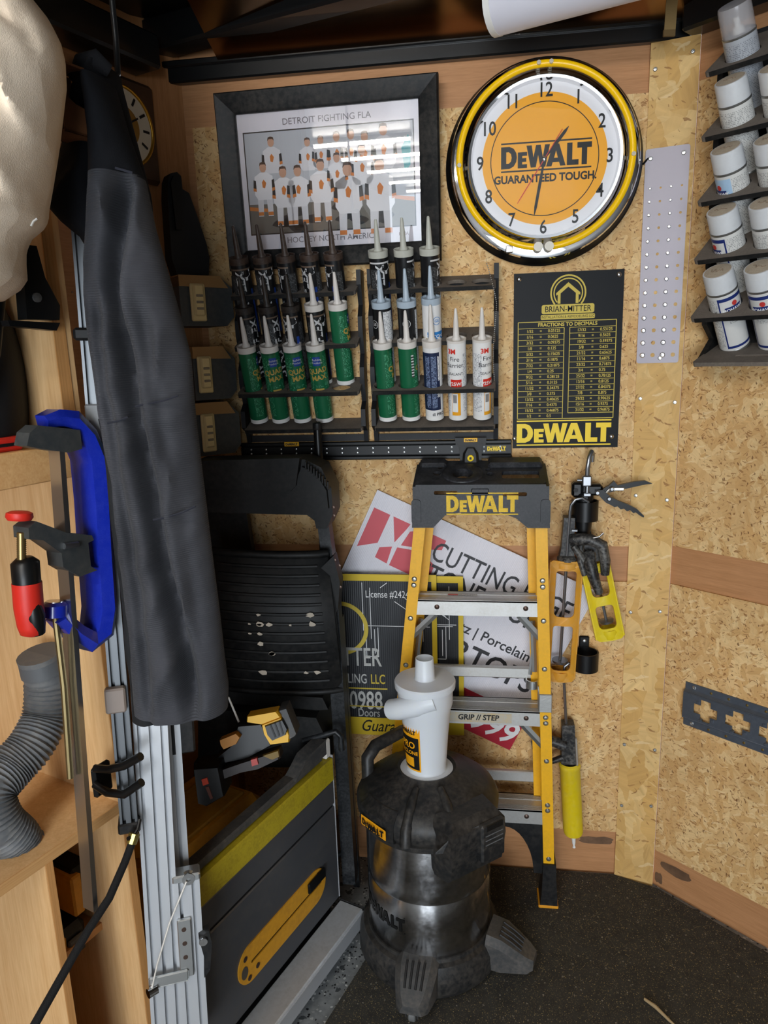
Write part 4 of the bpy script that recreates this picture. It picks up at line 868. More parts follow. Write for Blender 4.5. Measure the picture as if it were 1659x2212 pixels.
obj('push_rod',B().sweep([(-.004,-.006,.10),(-.004,-.006,.275),(.0,-.004,.298),(.012,-.002,.306),(.024,-.002,.300)],.0042,10),M_rod,g)
obj('handle',B().sweep([(-.012,-.012,.060),(-.045,-.014,.075),(-.075,-.016,.068),(-.105,-.018,.066)],[.018,.015,.013,.012],12),M_gb,g,50)
obj('trigger',B().sweep([(-.018,-.012,.022),(-.05,-.012,.010),(-.078,-.014,.006),(-.090,-.016,-.010)],[.010,.008,.007,.004],10),M_gb,g,50)
# gun 4: head and scalloped handle in the upper cup
x,z=pos(1262,1080,.05)
g=thing('caulk_gun','black cast gun with scalloped trigger standing in the upper cup holder','caulk gun',(x,-.050,1.135),(0,0,0))
obj('barrel',B().lathe([(.018,-.07),(.024,.0),(.024,.055),(.018,.062)],24),M_blk2,g)
obj('head',B().box(-.034,-.006,-.016,.016,.048,.088,.006).box(-.010,.045,-.014,.014,.052,.082,.006),M_blk2,g)
obj('head_slot',B().lathe([(.006,0),(.006,.002),(0,.002)],14,T(-.024,-.0155,.068)@WALL),M_ink,g)
obj('ram_rod',B().sweep([(.004,-.018,.02),(.004,-.018,.10)],.0055,12).sweep([(.004,-.018,.105),(.004,-.018,.125),(.008,-.016,.155),(.014,-.008,.168),(.018,.004,.160),(.018,.008,.14)],.0062,10),M_rod,g)
obj('rod_clamp',B().box(-.010,.014,-.030,-.006,.080,.108,.003).cyl((-.022,-.018,.095),(-.006,-.018,.095),.004).box(-.006,.014,-.026,-.010,.052,.062,.002),M_rod,g)
up=[(.030,.062),(.060,.080),(.072,.092),(.082,.080),(.125,.090),(.150,.092),(.168,.084),(.150,.082),(.115,.074),(.080,.066),(.055,.060)]
obj('lever',B().prism(up,-.006,.006,T(0,-.010,0)@WALL),M_blk2,g,30)
lo=[(.024,.068),(.044,.070),(.062,.052),(.085,.040),(.110,.030),(.132,.018),(.150,.0),(.148,-.004),(.138,.002),(.128,.010),(.122,.008),(.114,.016),(.106,.013),(.098,.020),(.090,.018),(.082,.026),(.074,.024),(.064,.030),(.052,.036),(.040,.048)]
obj('trigger',B().prism(lo,-.008,.008,T(0,-.016,0)@WALL),M_blk2,g,30)
for px_,pz_ in ((.066,.072),(.030,.062),(.060,.046)): obj('pivot_pin',B().lathe([(.0062,0),(.0062,.018),(.004,.021),(0,.021)],14,T(px_,-.006,pz_)@WALL),M_rod,g)
obj('linkage',B().box(.064,.098,-.020,-.016,.066,.076,.002).sweep([(.046,-.02,.054),(.062,-.02,.072)],.003,6),M_zinc,g)
# one more hidden yellow frame piece behind the guns
# ================================================================ step ladder
LO=.165
def lp(px,py,off=LO): return loc('B',px,py,off)
ld=thing('step_ladder','yellow fibreglass step ladder with black top folded against the wall','ladder',(0,0,0))
M_fg=mat('yellow fibreglass','#f0b31a',.42,dust=.14,dustcol='#6e5a2c',dscale=14); M_lcap=mat('black moulded top','#1d1f23',.42,spec=.4,dust=.22,dustcol='#77767a',dscale=22); M_tread=mat('scuffed aluminium tread','#c6c5c2',.42,.7,dust=.2,dustcol='#97866d',dscale=20)
fy=-LO
rb=lp(1197,1893)[0]; rt=lp(1182,1135)[0]; zc=1.150
xr=lambda z: rt+(rb-rt)*(zc-z)/(zc-.14)
lt,lb=lp(896,1135)[0],lp(868,1405)[0]; zl=lp(868,1405)[1]
xl_=lambda z: lt+(lb-lt)*(zc-z)/(zc-zl)
RWd=.030
for sg,fx in ((1,xr),(-1,xl_)):
    b=B()
    A=lambda z,o: fx(z)-sg*o
    zs=(.135,zc+.02)
    # C channel: web on the outside, front flange and rear flange
    b.loft([[(A(z,0),fy,z),(A(z,RWd),fy,z),(A(z,RWd),fy+.004,z),(A(z,.004),fy+.004,z),(A(z,.004),fy+.056,z),(A(z,RWd),fy+.056,z),(A(z,RWd),fy+.060,z),(A(z,0),fy+.060,z)] for z in zs])
    obj('front_rail',b,M_fg,ld,0)
    b=B(); B2=lambda z,o: fx(z)-sg*(o+.022)
    b.loft([[(B2(z,0),fy+.075,z),(B2(z,.026),fy+.075,z),(B2(z,.026),fy+.079,z),(B2(z,.004),fy+.079,z),(B2(z,.004),fy+.110,z),(B2(z,0),fy+.110,z)] for z in (.16,zc+.02)])
    obj('rear_rail',b,M_fg,ld,0)
# treads
def tread(z,name='tread',front=True,dy=.0,h=.040,dep=.085):
    x0,x1=xl_(z)+.010,xr(z)-.010; b=B()
    b.box(x0+.006,x1-.006,fy+.002,fy+.006,z-h,z)                       # front apron
    b.box(x0+.006,x1-.006,fy+.002,fy+dep,z-.002,z)
    b.box(x0+.006,x1-.006,fy+dep-.004,fy+dep,z-.030,z)
    o=obj(name,b,M_tread,ld,0)
    for k in range(5): obj('grip_rib',B().box(x0+.006,x1-.006,fy+.006+k*.005,fy+.0085+k*.005,z,z+.0012),M_tread,o,0)
    for k in range(5): obj('grip_rib',B().box(x0+.006,x1-.006,fy+dep-.030+k*.005,fy+dep-.0275+k*.005,z,z+.0012),M_tread,o,0)
    for sx in (.2,.86): obj('rivet',put(B().lathe([(.0068,0),(.0068,.001),(.004,.003),(0,.0034)],14),T(x0+(x1-x0)*sx,fy+.002,z-h*.42)@WALL),M_rivd,o)
    return o
M_rivd=mat('dark rivet','#5b4a42',.4,.7); M_riv=mat('steel rivet','#a5a59f',.35,.9)
ztr=[lp(1030,1300)[1],lp(1060,1537)[1],lp(1120,1752)[1]]
t1=tread(ztr[0]); t2_=tread(ztr[1]); t3_=tread(ztr[2])
o=obj('warning_label',B().box(-.040,.040,-.0004,0,0,.012),fineprint('warning label print','#c9c7c2','#7d7b78',.003,.5),ld,0); o.location=((xl_(ztr[0])+xr(ztr[0]))/2-.04,fy+.045,ztr[0]+.0008); o.rotation_euler=(R_(-88),0,0)
obj('warning_mark',B().box(-.038,-.012,-.0009,-.0004,.002,.010),M_cred,o,0)
o=obj('step_label',B().box(-.09,.105,-.0006,0,-.014,.014),mat('peeling silver label','#b7b3a8',.5,.3,dust=.5,dustcol='#e0b12c',dscale=30),ld,0); o.location=((xl_(ztr[1])+xr(ztr[1]))/2+.0,fy+.0015,ztr[1]-.020)
obj('lettering',wtext('GRIP // STEP',.022,.015,-.001,0,.03,'CENTER',.95,.1),M_ink,o,0)
# rear horizontal bars
for py in (1447,1668): 
    zr=lp(1060,py,.07)[1]; obj('rear_bar',B().box(xl_(zr)+.030,xr(zr)-.030,fy+.078,fy+.094,zr-.016,zr+.016,.003),M_tread,ld)
# knee braces
for z in (ztr[0],ztr[1]):
    for fx,sg in ((xr,1),(xl_,-1)):
        xa=fx(z)-sg*.075; xb=fx(z-.10)-sg*.012
        obj('brace',B().sweep([(xa,fy+.012,z-.040),(xb,fy+.012,z-.115)],.0095,4,True,None,.35),M_zinc,ld,0)
# spreaders behind
for fx,sg in ((xr,1),(xl_,-1)):
    obj('spreader',B().sweep([(fx(.85)-sg*.040,fy+.065,.85),(fx(.70)-sg*.038,fy+.068,.70)],.007,4,True,None,.3).sweep([(fx(.83)-sg*.030,fy+.07,.83),(fx(.69)-sg*.050,fy+.07,.69)],.005,4,True,None,.3),M_zinc,ld,0)
o=obj('spreader_clip',B().lathe([(.018,-.012),(.018,.012),(.015,.012),(.015,-.012),(.018,-.012)],18,T(xr(.66)-.045,fy+.07,.665)),M_zinc,ld)
obj('rail_clamp',B().box(xr(.65)-RWd-.002,xr(.65)+.003,fy-.003,fy+.05,.615,.668,.002),mat('galvanised clamp','#b5b5b2',.4,.8,bump=.2,bscale=200),ld)
# rivets on rails
for z in (.985,.968,.875,.74,.60,.583,.47,.335,.318,.165):
    for fx,sg in ((xr,1),(xl_,-1)):
        obj('rivet',put(B().lathe([(.0072,0),(.0072,.001),(.0045,.0035),(0,.004)],14),T(fx(z)-sg*RWd*.5,fy,z)@WALL),M_riv,ld)
# feet
for fx,sg in ((xr,1),(xl_,-1)):
    x=fx(.10)
    obj('foot',B().loft([[(x-sg*k0,fy-.006,z),(x+sg*k1,fy-.006,z),(x+sg*k1,fy+.062,z),(x-sg*k0,fy+.062,z)] for z,k0,k1 in ((.006+.0085,.040,.010),(.05,.036,.008),(.10,.034,.004),(.150,.033,.003))]),M_black,ld)
    obj('foot_pad',B().box(x-.044 if sg>0 else x-.012,x+.012 if sg>0 else x+.044,fy-.008,fy+.064,.0085,.0175,.002),mat('amber foot pad','#e39a1e',.6),ld)
# black corner brace under the bottom tread (right)
pts=[]
o_=B(); zb_=ztr[2]-.036
ro,ri=[],[]
for i in range(9):
    a=R_(90*i/8); ro.append((xr(.3)-.032-.115*(1-math.sin(a)),zb_-.20*(1-math.cos(a))))
    ri.append((xr(.3)-.060-.09*(1-math.sin(a)),zb_-.028-.19*(1-math.cos(a))))
pl=[(xr(.3)-.15,zb_),(xr(.3)-.03,zb_),(xr(.12)-.028,.11),(xr(.12)-.056,.11)]+[(xr(.3)-.052-.085*((i/8)**1.6),.13+(zb_-.15)*math.sin(R_(90*i/8))) for i in range(9)]
obj('corner_brace',B().prism(pl,-.03,.0,T(0,fy+.008,0)@WALL),M_black,ld,30)
# moulded top cap
cxm=(lt+rt)/2; hw=(rt-lt)/2+.006; zt0=zc; zt1=lp(1040,1050)[1]; zt1=zc+.090
front=[(-hw,-.022),(-hw+.055,-.022),(-hw+.085,.010),(-.05,.018),(-.045,.014),(.045,.014),(.05,.018),(hw-.085,.004),(hw-.055,-.022),(hw,-.022),(hw-.004,.06),(hw-.012,zt1-zc),(-hw+.012,zt1-zc),(-hw+.004,.06)]
v,f=filled([front,rrect(-hw+.058,-hw+.118,.064,.074,.004),rrect(hw-.118,hw-.058,.060,.070,.004)],.008); b=B().add(v,f,T(cxm,fy-.010,zc)@WALL)
obj('cap_front',b,M_lcap,ld,30)
for sg in (-1,1):
    obj('cap_corner',B().prism(rrect(sg*(hw-.012)-.012,sg*(hw-.012)+.012,-.012,.052,.008),0,.006,T(cxm,fy-.013,zc)@WALL),M_lcap,ld,30)
    obj('cap_side',B().prism([(-.008,-.016),(.130,-.016),(.130,zt1-zc+.030),(-.008,zt1-zc-.006)],-.005,.005,T(cxm+sg*(hw-.008),fy,zc)@Matrix(((0,0,1,0),(1,0,0,0),(0,1,0,0),(0,0,0,1)))),M_lcap,ld,30)
CT=T(cxm,fy-.006,zt1-.004)@Matrix.Rotation(R_(17),4,'X')
TD=.135
v,f=filled([rrect(-hw+.010,hw-.010,0,TD,.012),circ(-.045,.058,.026,28),circ(-.112,.062,.011,16),circ(.026,.055,.010,14),circ(.020,.080,.008,12),circ(-.105,.095,.008,12),rrect(.055,hw-.025,.030,.070,.006)],.010)
obj('cap_top',B().add(v,f,CT),M_lcap,ld,30)
obj('tray_ring',B().lathe([(.026,-.02),(.027,.002),(.045,.006),(.052,.004),(.054,0)],28,CT@T(-.045,.058,.004)),M_lcap,ld); obj('tray_floor',B().box(.050,hw-.020,.024,.075,-.030,-.026,0,CT),M_lcap,ld,0)
obj('rear_ridge',B().box(.02,hw-.014,.090,.133,.0,.018,.006,CT),M_lcap,ld); obj('rear_ridge',B().box(-hw+.014,-hw+.085,.095,.133,0,.016,.006,CT),M_lcap,ld)
obj('logo',put(logo(.180),T(cxm+.005,fy-.0155,zc+.041)@WALL@Matrix.Scale(1.15,4,(0,1,0))),mat('worn yellow logo','#e8bf1a',.5,dust=.35,dustcol='#2a2d31',dscale=45),ld,0)
obj('panel_line',B().box(cxm-.022,cxm+.022,fy-.0155,fy-.0135,zc+.062,zc+.080,.002),M_lcap,ld)

# ================================================================ shop vacuum
VX,VY=-.151,-.334
vc=thing('shop_vacuum','stainless steel wet dry vacuum with black lid and wheeled base','vacuum cleaner',(VX,VY,.008))
M_vb=mat('dusty black vac plastic','#1f2021',.42,spec=.45,dust=.38,dustcol='#625b53',dscale=10); M_vg=mat('grey vac plastic','#3e3f40',.5,dust=.45,dustcol='#756d64',dscale=12)
q=N('stainless tank'); p=q.p; p.inputs['Metallic'].default_value=1; p.inputs['Anisotropic'].default_value=.9; p.inputs['Anisotropic Rotation'].default_value=0.25
tg=q.n('ShaderNodeTangent',direction_type='RADIAL',axis='Z'); q.link(tg.outputs[0],p.inputs['Tangent'])
n=q.noise(q.co(),22,6,.7); q.link(q.ramp(n,[(.35,BW(.12)),(.7,BW(.26))]),p.inputs['Roughness']); q.link(q.ramp(q.noise(q.co((1,1,1)),8,6,.75),[(.35,lin('#98989a')),(.6,lin('#cfd0d2'))]),p.inputs['Base Color']); M_tank=q.m
TR=.160
obj('tank',B().lathe([(TR*.97,.085),(TR,.095),(TR,.252),(TR*.985,.257),(TR*.985,.261),(TR,.266),(TR,.285),(TR*1.0,.440)],64),M_tank,vc,60)
obj('base_skirt',B().lathe([(.10,.014),(.182,.014),(.189,.030),(.186,.070),(.176,.095),(.166,.100),(.164,.108),(.160,.108)],48),M_vb,vc)
LID=.452
obj('lid',B().lathe([(TR+.004,LID-.030),(TR+.012,LID-.026),(TR+.020,LID-.012),(TR+.021,LID+.012),(TR+.012,LID+.030),(TR-.010,LID+.048),(TR-.045,LID+.066),(TR-.075,LID+.076),(.074,LID+.086),(.068,LID+.084),(.066,LID+.079),(0,LID+.079)],56,None,0,2*PI,1,.97),M_vb,vc)
obj('lid_band',B().lathe([(TR+.002,LID-.046),(TR+.007,LID-.044),(TR+.008,LID-.030),(TR+.003,LID-.028)],56),M_vb,vc)
A=R_(-41)
def vface(bb,R,a,z,lean=.0): return bend(bb,R,a,z)
obj('logo_plinth',B().loft([[(math.sin(A+t)*(R),-math.cos(A+t)*R*.97,z) for t in [-.34+.085*i for i in range(9)]]+[(math.sin(A+t)*(R-.03),-math.cos(A+t)*(R-.03)*.97,z) for t in [.34-.085*i for i in range(9)]] for R,z in ((TR+.022,LID-.026),(TR+.026,LID-.010),(TR+.020,LID+.026),(TR-.004,LID+.046))]),M_vb,vc,30)
b=logo(.082,True); bg=B().add(*filled([rrect(-.046,.046,-.0135,.0135,.002)])); o=obj('badge',bend(bg,TR+.0275,A,LID-.002),mat('amber badge vac','#f0a51c',.4),vc,0); obj('logo',bend(logo(.080,False),TR+.0282,A,LID-.002),M_ink,vc,0)
# ridges down the lid front
for a in (-12,26):
    obj('lid_ridge',B().sweep([(math.sin(R_(a))*(TR+.020),-math.cos(R_(a))*(TR+.020),LID-.018),(math.sin(R_(a))*(TR+.016),-math.cos(R_(a))*(TR+.016),LID+.016),(math.sin(R_(a))*(TR-.03),-math.cos(R_(a))*(TR-.03),LID+.056),(math.sin(R_(a))*.09,-math.cos(R_(a))*.09,LID+.076)],[.014,.014,.012,.008],10),M_vb,vc,60)
# carry handle at the rear left and latch box at the front right
for a in (-128,):
    s_,c_=math.sin(R_(a)),-math.cos(R_(a)); tx,ty=-c_,s_
    pth=[(s_*.13+tx*.085,c_*.13+ty*.085,LID+.01),(s_*.135+tx*.080,c_*.135+ty*.080,LID+.085),(s_*.135+tx*.05,c_*.135+ty*.05,LID+.108),(s_*.135-tx*.05,c_*.135-ty*.05,LID+.108),(s_*.135-tx*.08,c_*.135-ty*.08,LID+.085),(s_*.13-tx*.085,c_*.13-ty*.085,LID+.01)]
    obj('carry_handle',B().sweep(pth,.017,12),M_vb,vc,60)
A2=R_(40); Mb=Matrix.Rotation(A2,4,'Z')
obj('port_housing',B().loft([[( -w,-.135,z),(-w*.9,-d,z),(w*.9,-d,z),(w,-.135,z)] for w,d,z in ((.080,.178,LID-.105),(.085,.200,LID-.085),(.088,.210,LID-.01),(.086,.208,LID+.03),(.070,.185,LID+.052))],True,Mb),M_vb,vc,30)
obj('port_flap',B().box(.0,.072,-.219,-.200,LID-.062,LID+.036,.005,Mb),M_vb,vc)
obj('port_opening',B().box(.012,.062,-.2205,-.219,LID+.020,LID+.034,.001,Mb),M_ink,vc)
for k in range(3): obj('flap_line',B().box(.010,.062,-.2205,-.219,LID+.008-k*.012,LID+.0095-k*.012,0,Mb),mat('lighter grey print','#6f7173',.5),vc,0)
obj('wing_plate',B().loft([[(x,y,z) for x,y,z in ((-.10,-.172,LID-.02+e),(-.078,-.196,LID+.02+e),(.0,-.207,LID+.032+e),(.0,-.205,LID-.03+e))] for e in (0,.004)],True,Mb),M_vg,vc)
obj('lettering',bend(put(logo(.150),Matrix.Scale(1.15,4,(0,1,0))),TR+.0012,R_(-44),.190),mat('black tank print','#141414',.35),vc,0)
# base feet with casters
wheel=B().lathe([(.004,-.009),(.018,-.009),(.021,-.006),(.021,.006),(.018,.009),(.004,.009)],20,Matrix.Rotation(R_(90),4,'Y')); wheel_me=meshes(wheel,'caster_wheel',mat('grey wheel','#6a6b6b',.5))
for a in (-6,75,165):
    Mr=Matrix.Rotation(R_(a),4,'Z')@Matrix.Scale(1.10 if a==75 else 1.0,4,(0,1,0))
    secs=[]
    for y,w,zt_,zb_ in ((-.150,.052,.118,.030),(-.185,.052,.112,.030),(-.215,.046,.092,.034),(-.240,.038,.074,.034),(-.256,.026,.062,.040)):
        secs.append([(-w,y,zb_),(-w,y,zt_-.016),(-w*.7,y,zt_),(w*.7,y,zt_),(w,y,zt_-.016),(w,y,zb_)])
    o=obj('caster_arm',B().loft(secs,True,Mr),M_vg,vc,30)
    for k in (-.022,-.0075,.0075,.022): obj('arm_rib',B().sweep([(k,-.178,.1155),(k*.95,-.205,.101),(k*.9,-.228,.084)],.0030,6,True,Mr),mat('dark groove','#1d1d1e',.6),o)
    fk=obj('caster_fork',B().cyl((0,-.232,.030),(0,-.232,.046),.012,n=12,M=Mr).box(-.016,-.0125,-.245,-.212,.016,.044,.002,Mr).box(.0125,.016,-.245,-.212,.016,.044,.002,Mr),mat('steel fork','#8f8f90',.35,.9),vc)
    w_=child('caster_wheel',wheel_me,vc,tuple(Mr@Vector((0,-.228,.0215))),(0,0,R_(a)))
# cyclone separator on the lid
cy=thing('cyclone_separator','milky plastic dust cyclone cone standing on the vacuum lid','cyclone',(VX,VY-.004,.008+LID+.0795))
M_milk=N('milky polypropylene'); p=M_milk.p; p.inputs['Base Color'].default_value=lin('#e6ebf1'); p.inputs['Roughness'].default_value=.35; p.inputs['Subsurface Weight'].default_value=.6; p.inputs['Subsurface Radius'].default_value=(.03,.03,.035); p.inputs['Alpha'].default_value=.82; M_milk=M_milk.m
obj('cone',B().lathe([(.054,.002),(.056,.004),(.052,.006),(.0495,.012),(.056,.10),(.062,.165),(.068,.185),(.0685,.235)],48),M_milk,cy,60)
obj('base_flange',B().lathe([(.066,0),(.067,.003),(.055,.006),(.052,.006)],40),M_milk,cy)
obj('lid',B().lathe([(.069,.226),(.0745,.226),(.0755,.240),(.073,.244),(.027,.247),(.025,.25),(.022,.300),(.0205,.300),(.0225,.25),(.0,.249)],48),M_milk,cy)
pp=[(-.076,-.035,.175),(-.05,-.055,.190),(-.01,-.062,.205),(.03,-.055,.214)]
obj('inlet_pipe',B().sweep([(-.082,-.024,.172),(-.06,-.040,.182),(-.02,-.052,.198),(.025,-.048,.212)],[.025,.026,.026,.024],20),M_milk,cy,60)
M_lab=mat('amber cyclone label','#f0a616',.4)
def conelabel(a0,a1,z0,z1,m,name,e=.0006,n=10):
    Rz=lambda z: .0495+(z-.012)*(.0065/.088)+e; v=[];f=[]
    for i in range(n+1):
        a=a0+(a1-a0)*i/n; v+=[(Rz(z0)*math.sin(a),-Rz(z0)*math.cos(a),z0),(Rz(z1)*math.sin(a),-Rz(z1)*math.cos(a),z1)]
    return obj(name,B().add(v,[(2*i,2*i+2,2*i+3,2*i+1) for i in range(n)]),m,cy,60)
conelabel(R_(-86),R_(-10),.018,.140,M_lab,'label'); conelabel(R_(-83),R_(-14),.023,.112,M_ink,'label_panel',.0010)
obj('logo',bend(logo(.052,False),.0592,R_(-46),.126),M_ink,cy,0)
for s,z,k in (('◢',.09,.02),('PRO',.090,.024),('CYCLONE',.070,.013)):
    if s!='◢': v,f=words(s,k,.02); obj('lettering',bend(B().add(v,f),(.0572 if z<.08 else .0580),R_(-46),z),M_lab,cy,0)
conelabel(R_(-68),R_(-30),.030,.056,M_lab,'label_emblem',.0014)

# ================================================================ table saw lying on its side along the left
g=Vector((.355,.935,0)).normalized(); sn=Vector((.935,-.355,0))
O=Vector((-.405,-.293,0))       # far lower corner of the table face on the floor
sa=math.atan2(g.y,g.x)          # local x runs away from the camera, -y faces into the room
ts=thing('table_saw','dark grey table saw standing on its side with yellow ruler stripe','table saw',O,(0,0,sa))
M_st=mat('worn grey saw table','#5b5d61',.4,.5,dust=.35,dustcol='#77716a',dscale=7); M_sy=mat('yellow scale tape','#b8a41e',.5,dust=.45,dustcol='#7c6c22',dscale=20); M_ty=mat('amber throat plate','#d99a24',.42,dust=.3,dustcol='#8b5f34',dscale=9); M_ybody=mat('yellow saw body','#c8871c',.55,dust=.3,dustcol='#6a4a20')
SLn=.585
obj('table_plate',B().box(-SLn,0,.0,.022,.10,.385,.003),M_st,ts); obj('table_plate',B().box(-SLn,0,.0,.022,.392,.462,.003),M_st,ts)
obj('groove',B().box(-SLn,0,.006,.02,.384,.393),M_ink,ts,0)
obj('scale_stripe',B().box(-SLn,-.002,-.004,.024,.464,.530,.003),M_sy,ts)
obj('rear_rail',B().box(-SLn,-.03,.010,.045,.532,.552,.004).prism([(-.16,.548),(-.02,.548),(-.02,.590),(-.10,.585),(-.13,.565)],-.04,-.004,WALL),M_vg,ts)
obj('rail_end',B().box(-.022,.0,.004,.040,.532,.585,.003),M_offw,ts)
v,f=filled([rrect(-.60,-.04,.165,.290,.055,8)],.004)
thr=[]; v,f=filled([rrect(-.420,-.065,.165,.262,.047,8),rrect(-.375,-.080,.210,.217,.003)],.004); obj('throat_plate',B().add(v,f,T(0,-.001,0)@WALL),M_ty,ts,0)
obj('blade_slot',B().box(-.38,-.075,.0,.002,.206,.222),M_ink,ts,0)
for x,z in ((-.395,.238),(-.355,.188),(-.385,.180),(-.10,.245)): obj('plate_screw',put(B().lathe([(.0065,0),(.0065,.001),(0,.0015)],12),T(x,-.0035,z)@WALL),M_rivd,ts)
obj('finger_hole',put(B().lathe([(.016,0),(.016,.0006),(0,.0006)],20),T(-.400,-.0034,.205)@WALL@Matrix.Scale(.7,4,(1,0,0))),mat('dull steel','#6d675c',.45,.6),ts,0)
obj('riving_knife',B().box(-.150,-.072,-.012,-.003,.222,.252,.004),M_blk2,ts)
obj('fence_rail',B().box(-.56,.0,-.075,-.002,.035,.092,.003),mat('silver fence rail','#c2c6ca',.42,.35,dust=.3,dustcol='#8e8a84'),ts); obj('fence_face',B().box(-.56,.0,-.078,-.075,.045,.085),M_alu,ts,0)
obj('rail_end_cap',B().box(.0,.005,-.076,.0,.033,.094,.002),M_black,ts)
obj('table_end',B().box(.0,.004,.0,.09,.10,.535,.001),M_alu,ts,0)
obj('side_skid',B().box(-SLn,-.16,.02,.33,.0,.10,.008).box(-.17,-.01,.02,.09,.0,.10,.008),M_black,ts)
# body behind the table top (yellow housing, motor)
obj('saw_body',B().box(-.56,-.16,.09,.33,.10,.505,.03),M_ybody,ts); 
obj('body_panel',B().prism(rrect(-.50,-.14,.0,.12,.02),0,.006,T(0,.13,.44)),mat('brown yellow panel','#8f6a2a',.6,dust=.4,dustcol='#5a4630'),ts,30) if False else obj('body_panel',B().box(-.50,-.20,.13,.27,.503,.511,.006),mat('dusty amber panel','#b88526',.55,dust=.3,dustcol='#5a4630'),ts)
obj('motor',B().lathe([(.055,0),(.06,.01),(.06,.09),(.045,.10),(0,.10)],24,T(-.47,.20,.44)),M_ybody,ts)

# ================================================================ cordless tool on top of the saw
tl_p=at(470,1650,1.86)
ct=thing('cordless_tool','yellow and black cordless cutting tool with battery lying behind the saw top','power tool',wpt('B',0,0,0),0)
ct.location=(0,0,0)
def P3(px,py,dep): return at(px,py,dep)
ctr=at(505,1645,1.74); ct.location=ctr
def rel(px,py,dep=1.74): return at(px,py,dep)-ctr
def zp(x,y): return 380+x/4.608,1480+y/4.608
def vslab(pl,dep,thick,name,m,sm=30,bev=0):
    a_=[at(*zp(*p),dep)-ctr for p in pl]; d_=CF*thick; n=len(pl)
    c_=sum((q for q in a_),Vector())/n; a0=[c_+(q-c_)*.93 for q in a_]
    return obj(name,B().loft([a0,[q+CF*.006 for q in a_],[q+d_ for q in a_]]),m,ct,sm)
vslab([(620,400),(860,380),(960,600),(700,740),(440,790),(360,760),(560,600)],1.72,.07,'handle_body',M_blk2)
vslab([(705,315),(1000,262),(1045,320),(850,395),(700,372)],1.69,.05,'top_cover',M_yel)
vslab([(850,395),(1045,320),(1130,500),(1125,575),(935,600),(870,490)],1.70,.06,'motor_housing',M_yel)
vslab([(880,412),(1060,345),(1110,440),(1092,500),(955,560),(905,500)],1.692,.02,'vent_grille',M_blk2)
for k in range(3): vslab([(930+k*45,395-k*17),(945+k*45,390-k*17),(1000+k*38,520-k*14),(985+k*38,530-k*14)],1.690,.004,'vent_bar',M_black)
vslab([(1020,245),(1095,225),(1200,490),(1185,515),(1130,548),(1120,430)],1.705,.07,'rubber_end',M_vg)
vslab([(430,550),(600,480),(640,520),(600,590),(470,645),(440,600)],1.70,.03,'guard_bar',mat('dull amber guard','#b5761c',.5))
vslab([(440,850),(640,780),(1020,660),(1040,735),(820,840),(640,875),(450,945)],1.69,.05,'lower_arm',mat('brown black plastic','#241b18',.5))
vslab([(170,830),(420,810),(480,1110),(300,1215),(215,1190)],1.66,.09,'battery',M_blk2)
vslab([(250,940),(310,920),(328,985),(268,1005)],1.657,.006,'battery_mark',mat('red battery mark','#e04a2c',.5)); vslab([(290,1015),(325,1005),(370,1130),(345,1145)],1.657,.006,'battery_mark',mat('dim brown mark','#6a3a2c',.5))
vslab([(742,745),(805,725),(822,790),(755,812)],1.683,.01,'switch',mat('faded red switch','#b8433c',.5))
vslab([(860,705),(1020,652),(1030,715),(960,745),(930,735)],1.684,.01,'label_strip',mat('dull gold strip','#7d6530',.6))
# bent white wire guard
wg=thing('wire_hook','bent pale wire hook sticking up behind the saw','wire',at(505,1545,1.80)); c0=at(505,1545,1.80)
obj('wire',B().sweep([at(450,1532,1.80)-c0,at(488,1506,1.80)-c0,at(494,1507,1.80)-c0,at(516,1560,1.80)-c0],.0028,8),M_offw,wg)

# ================================================================ black folding cart against the wall
kt=thing('folding_cart','black plastic folding tool cart with ribbed panel and tall handle','cart',(0,0,0))
KO=.20
def kp(px,py,off=KO): 
    x,z=loc('B',px,py,off); return Vector((x,-off,z))
M_cart=mat('black cart plastic','#0e0f10',.5,spec=.35,dust=.2,dustcol='#4b4843',dscale=8); M_cart2=mat('scuffed black tube','#111417',.38,spec=.4,dust=.2,dustcol='#6b6d70',dscale=18)
slab0=[(440,1098),(532,1098),(552,1235),(440,1235)]
# top handle: deep beam with chamfered right corner
hp=[kp(430,992),kp(665,988),kp(700,1005),kp(722,1050),kp(725,1105),kp(712,1135),kp(690,1135),kp(686,1118),kp(670,1106),kp(430,1100)]
def slab(pl,off0,off1,name,m,sm=30):
    v=[(p.x,-off0,p.z) for p in pl]+[(p.x,-off1,p.z) for p in pl]; n=len(pl)
    return obj(name,B().add(v,[tuple(range(n)),tuple(range(2*n-1,n-1,-1))]+[(k,(k+1)%n,n+(k+1)%n,n+k) for k in range(n)]),m,kt,sm)
slab(hp,.14,.235,'handle_beam',M_cart); slab([kp(x,y,.08) for x,y in slab0],.06,.085,'rear_panel',M_cart)
up=[kp(432,988),kp(660,982),kp(652,1040),kp(640,1052),kp(432,1045)]; slab(up,.235,.262,'handle_pad',M_cart)
cornr=[kp(662,1002),kp(690,1012),kp(714,1052),kp(718,1090),kp(688,1092),kp(640,1056)]; slab(cornr,.235,.250,'corner_cover',M_cart)
for k in range(9):
    a=kp(661+k*6.0,1000+k*4.2+ (k*k*.15),.252); obj('grip_rib',B().box(a.x-.0022,a.x+.0022,-.258,-.248,a.z-.016,a.z+.004,.0008),M_cart,kt)
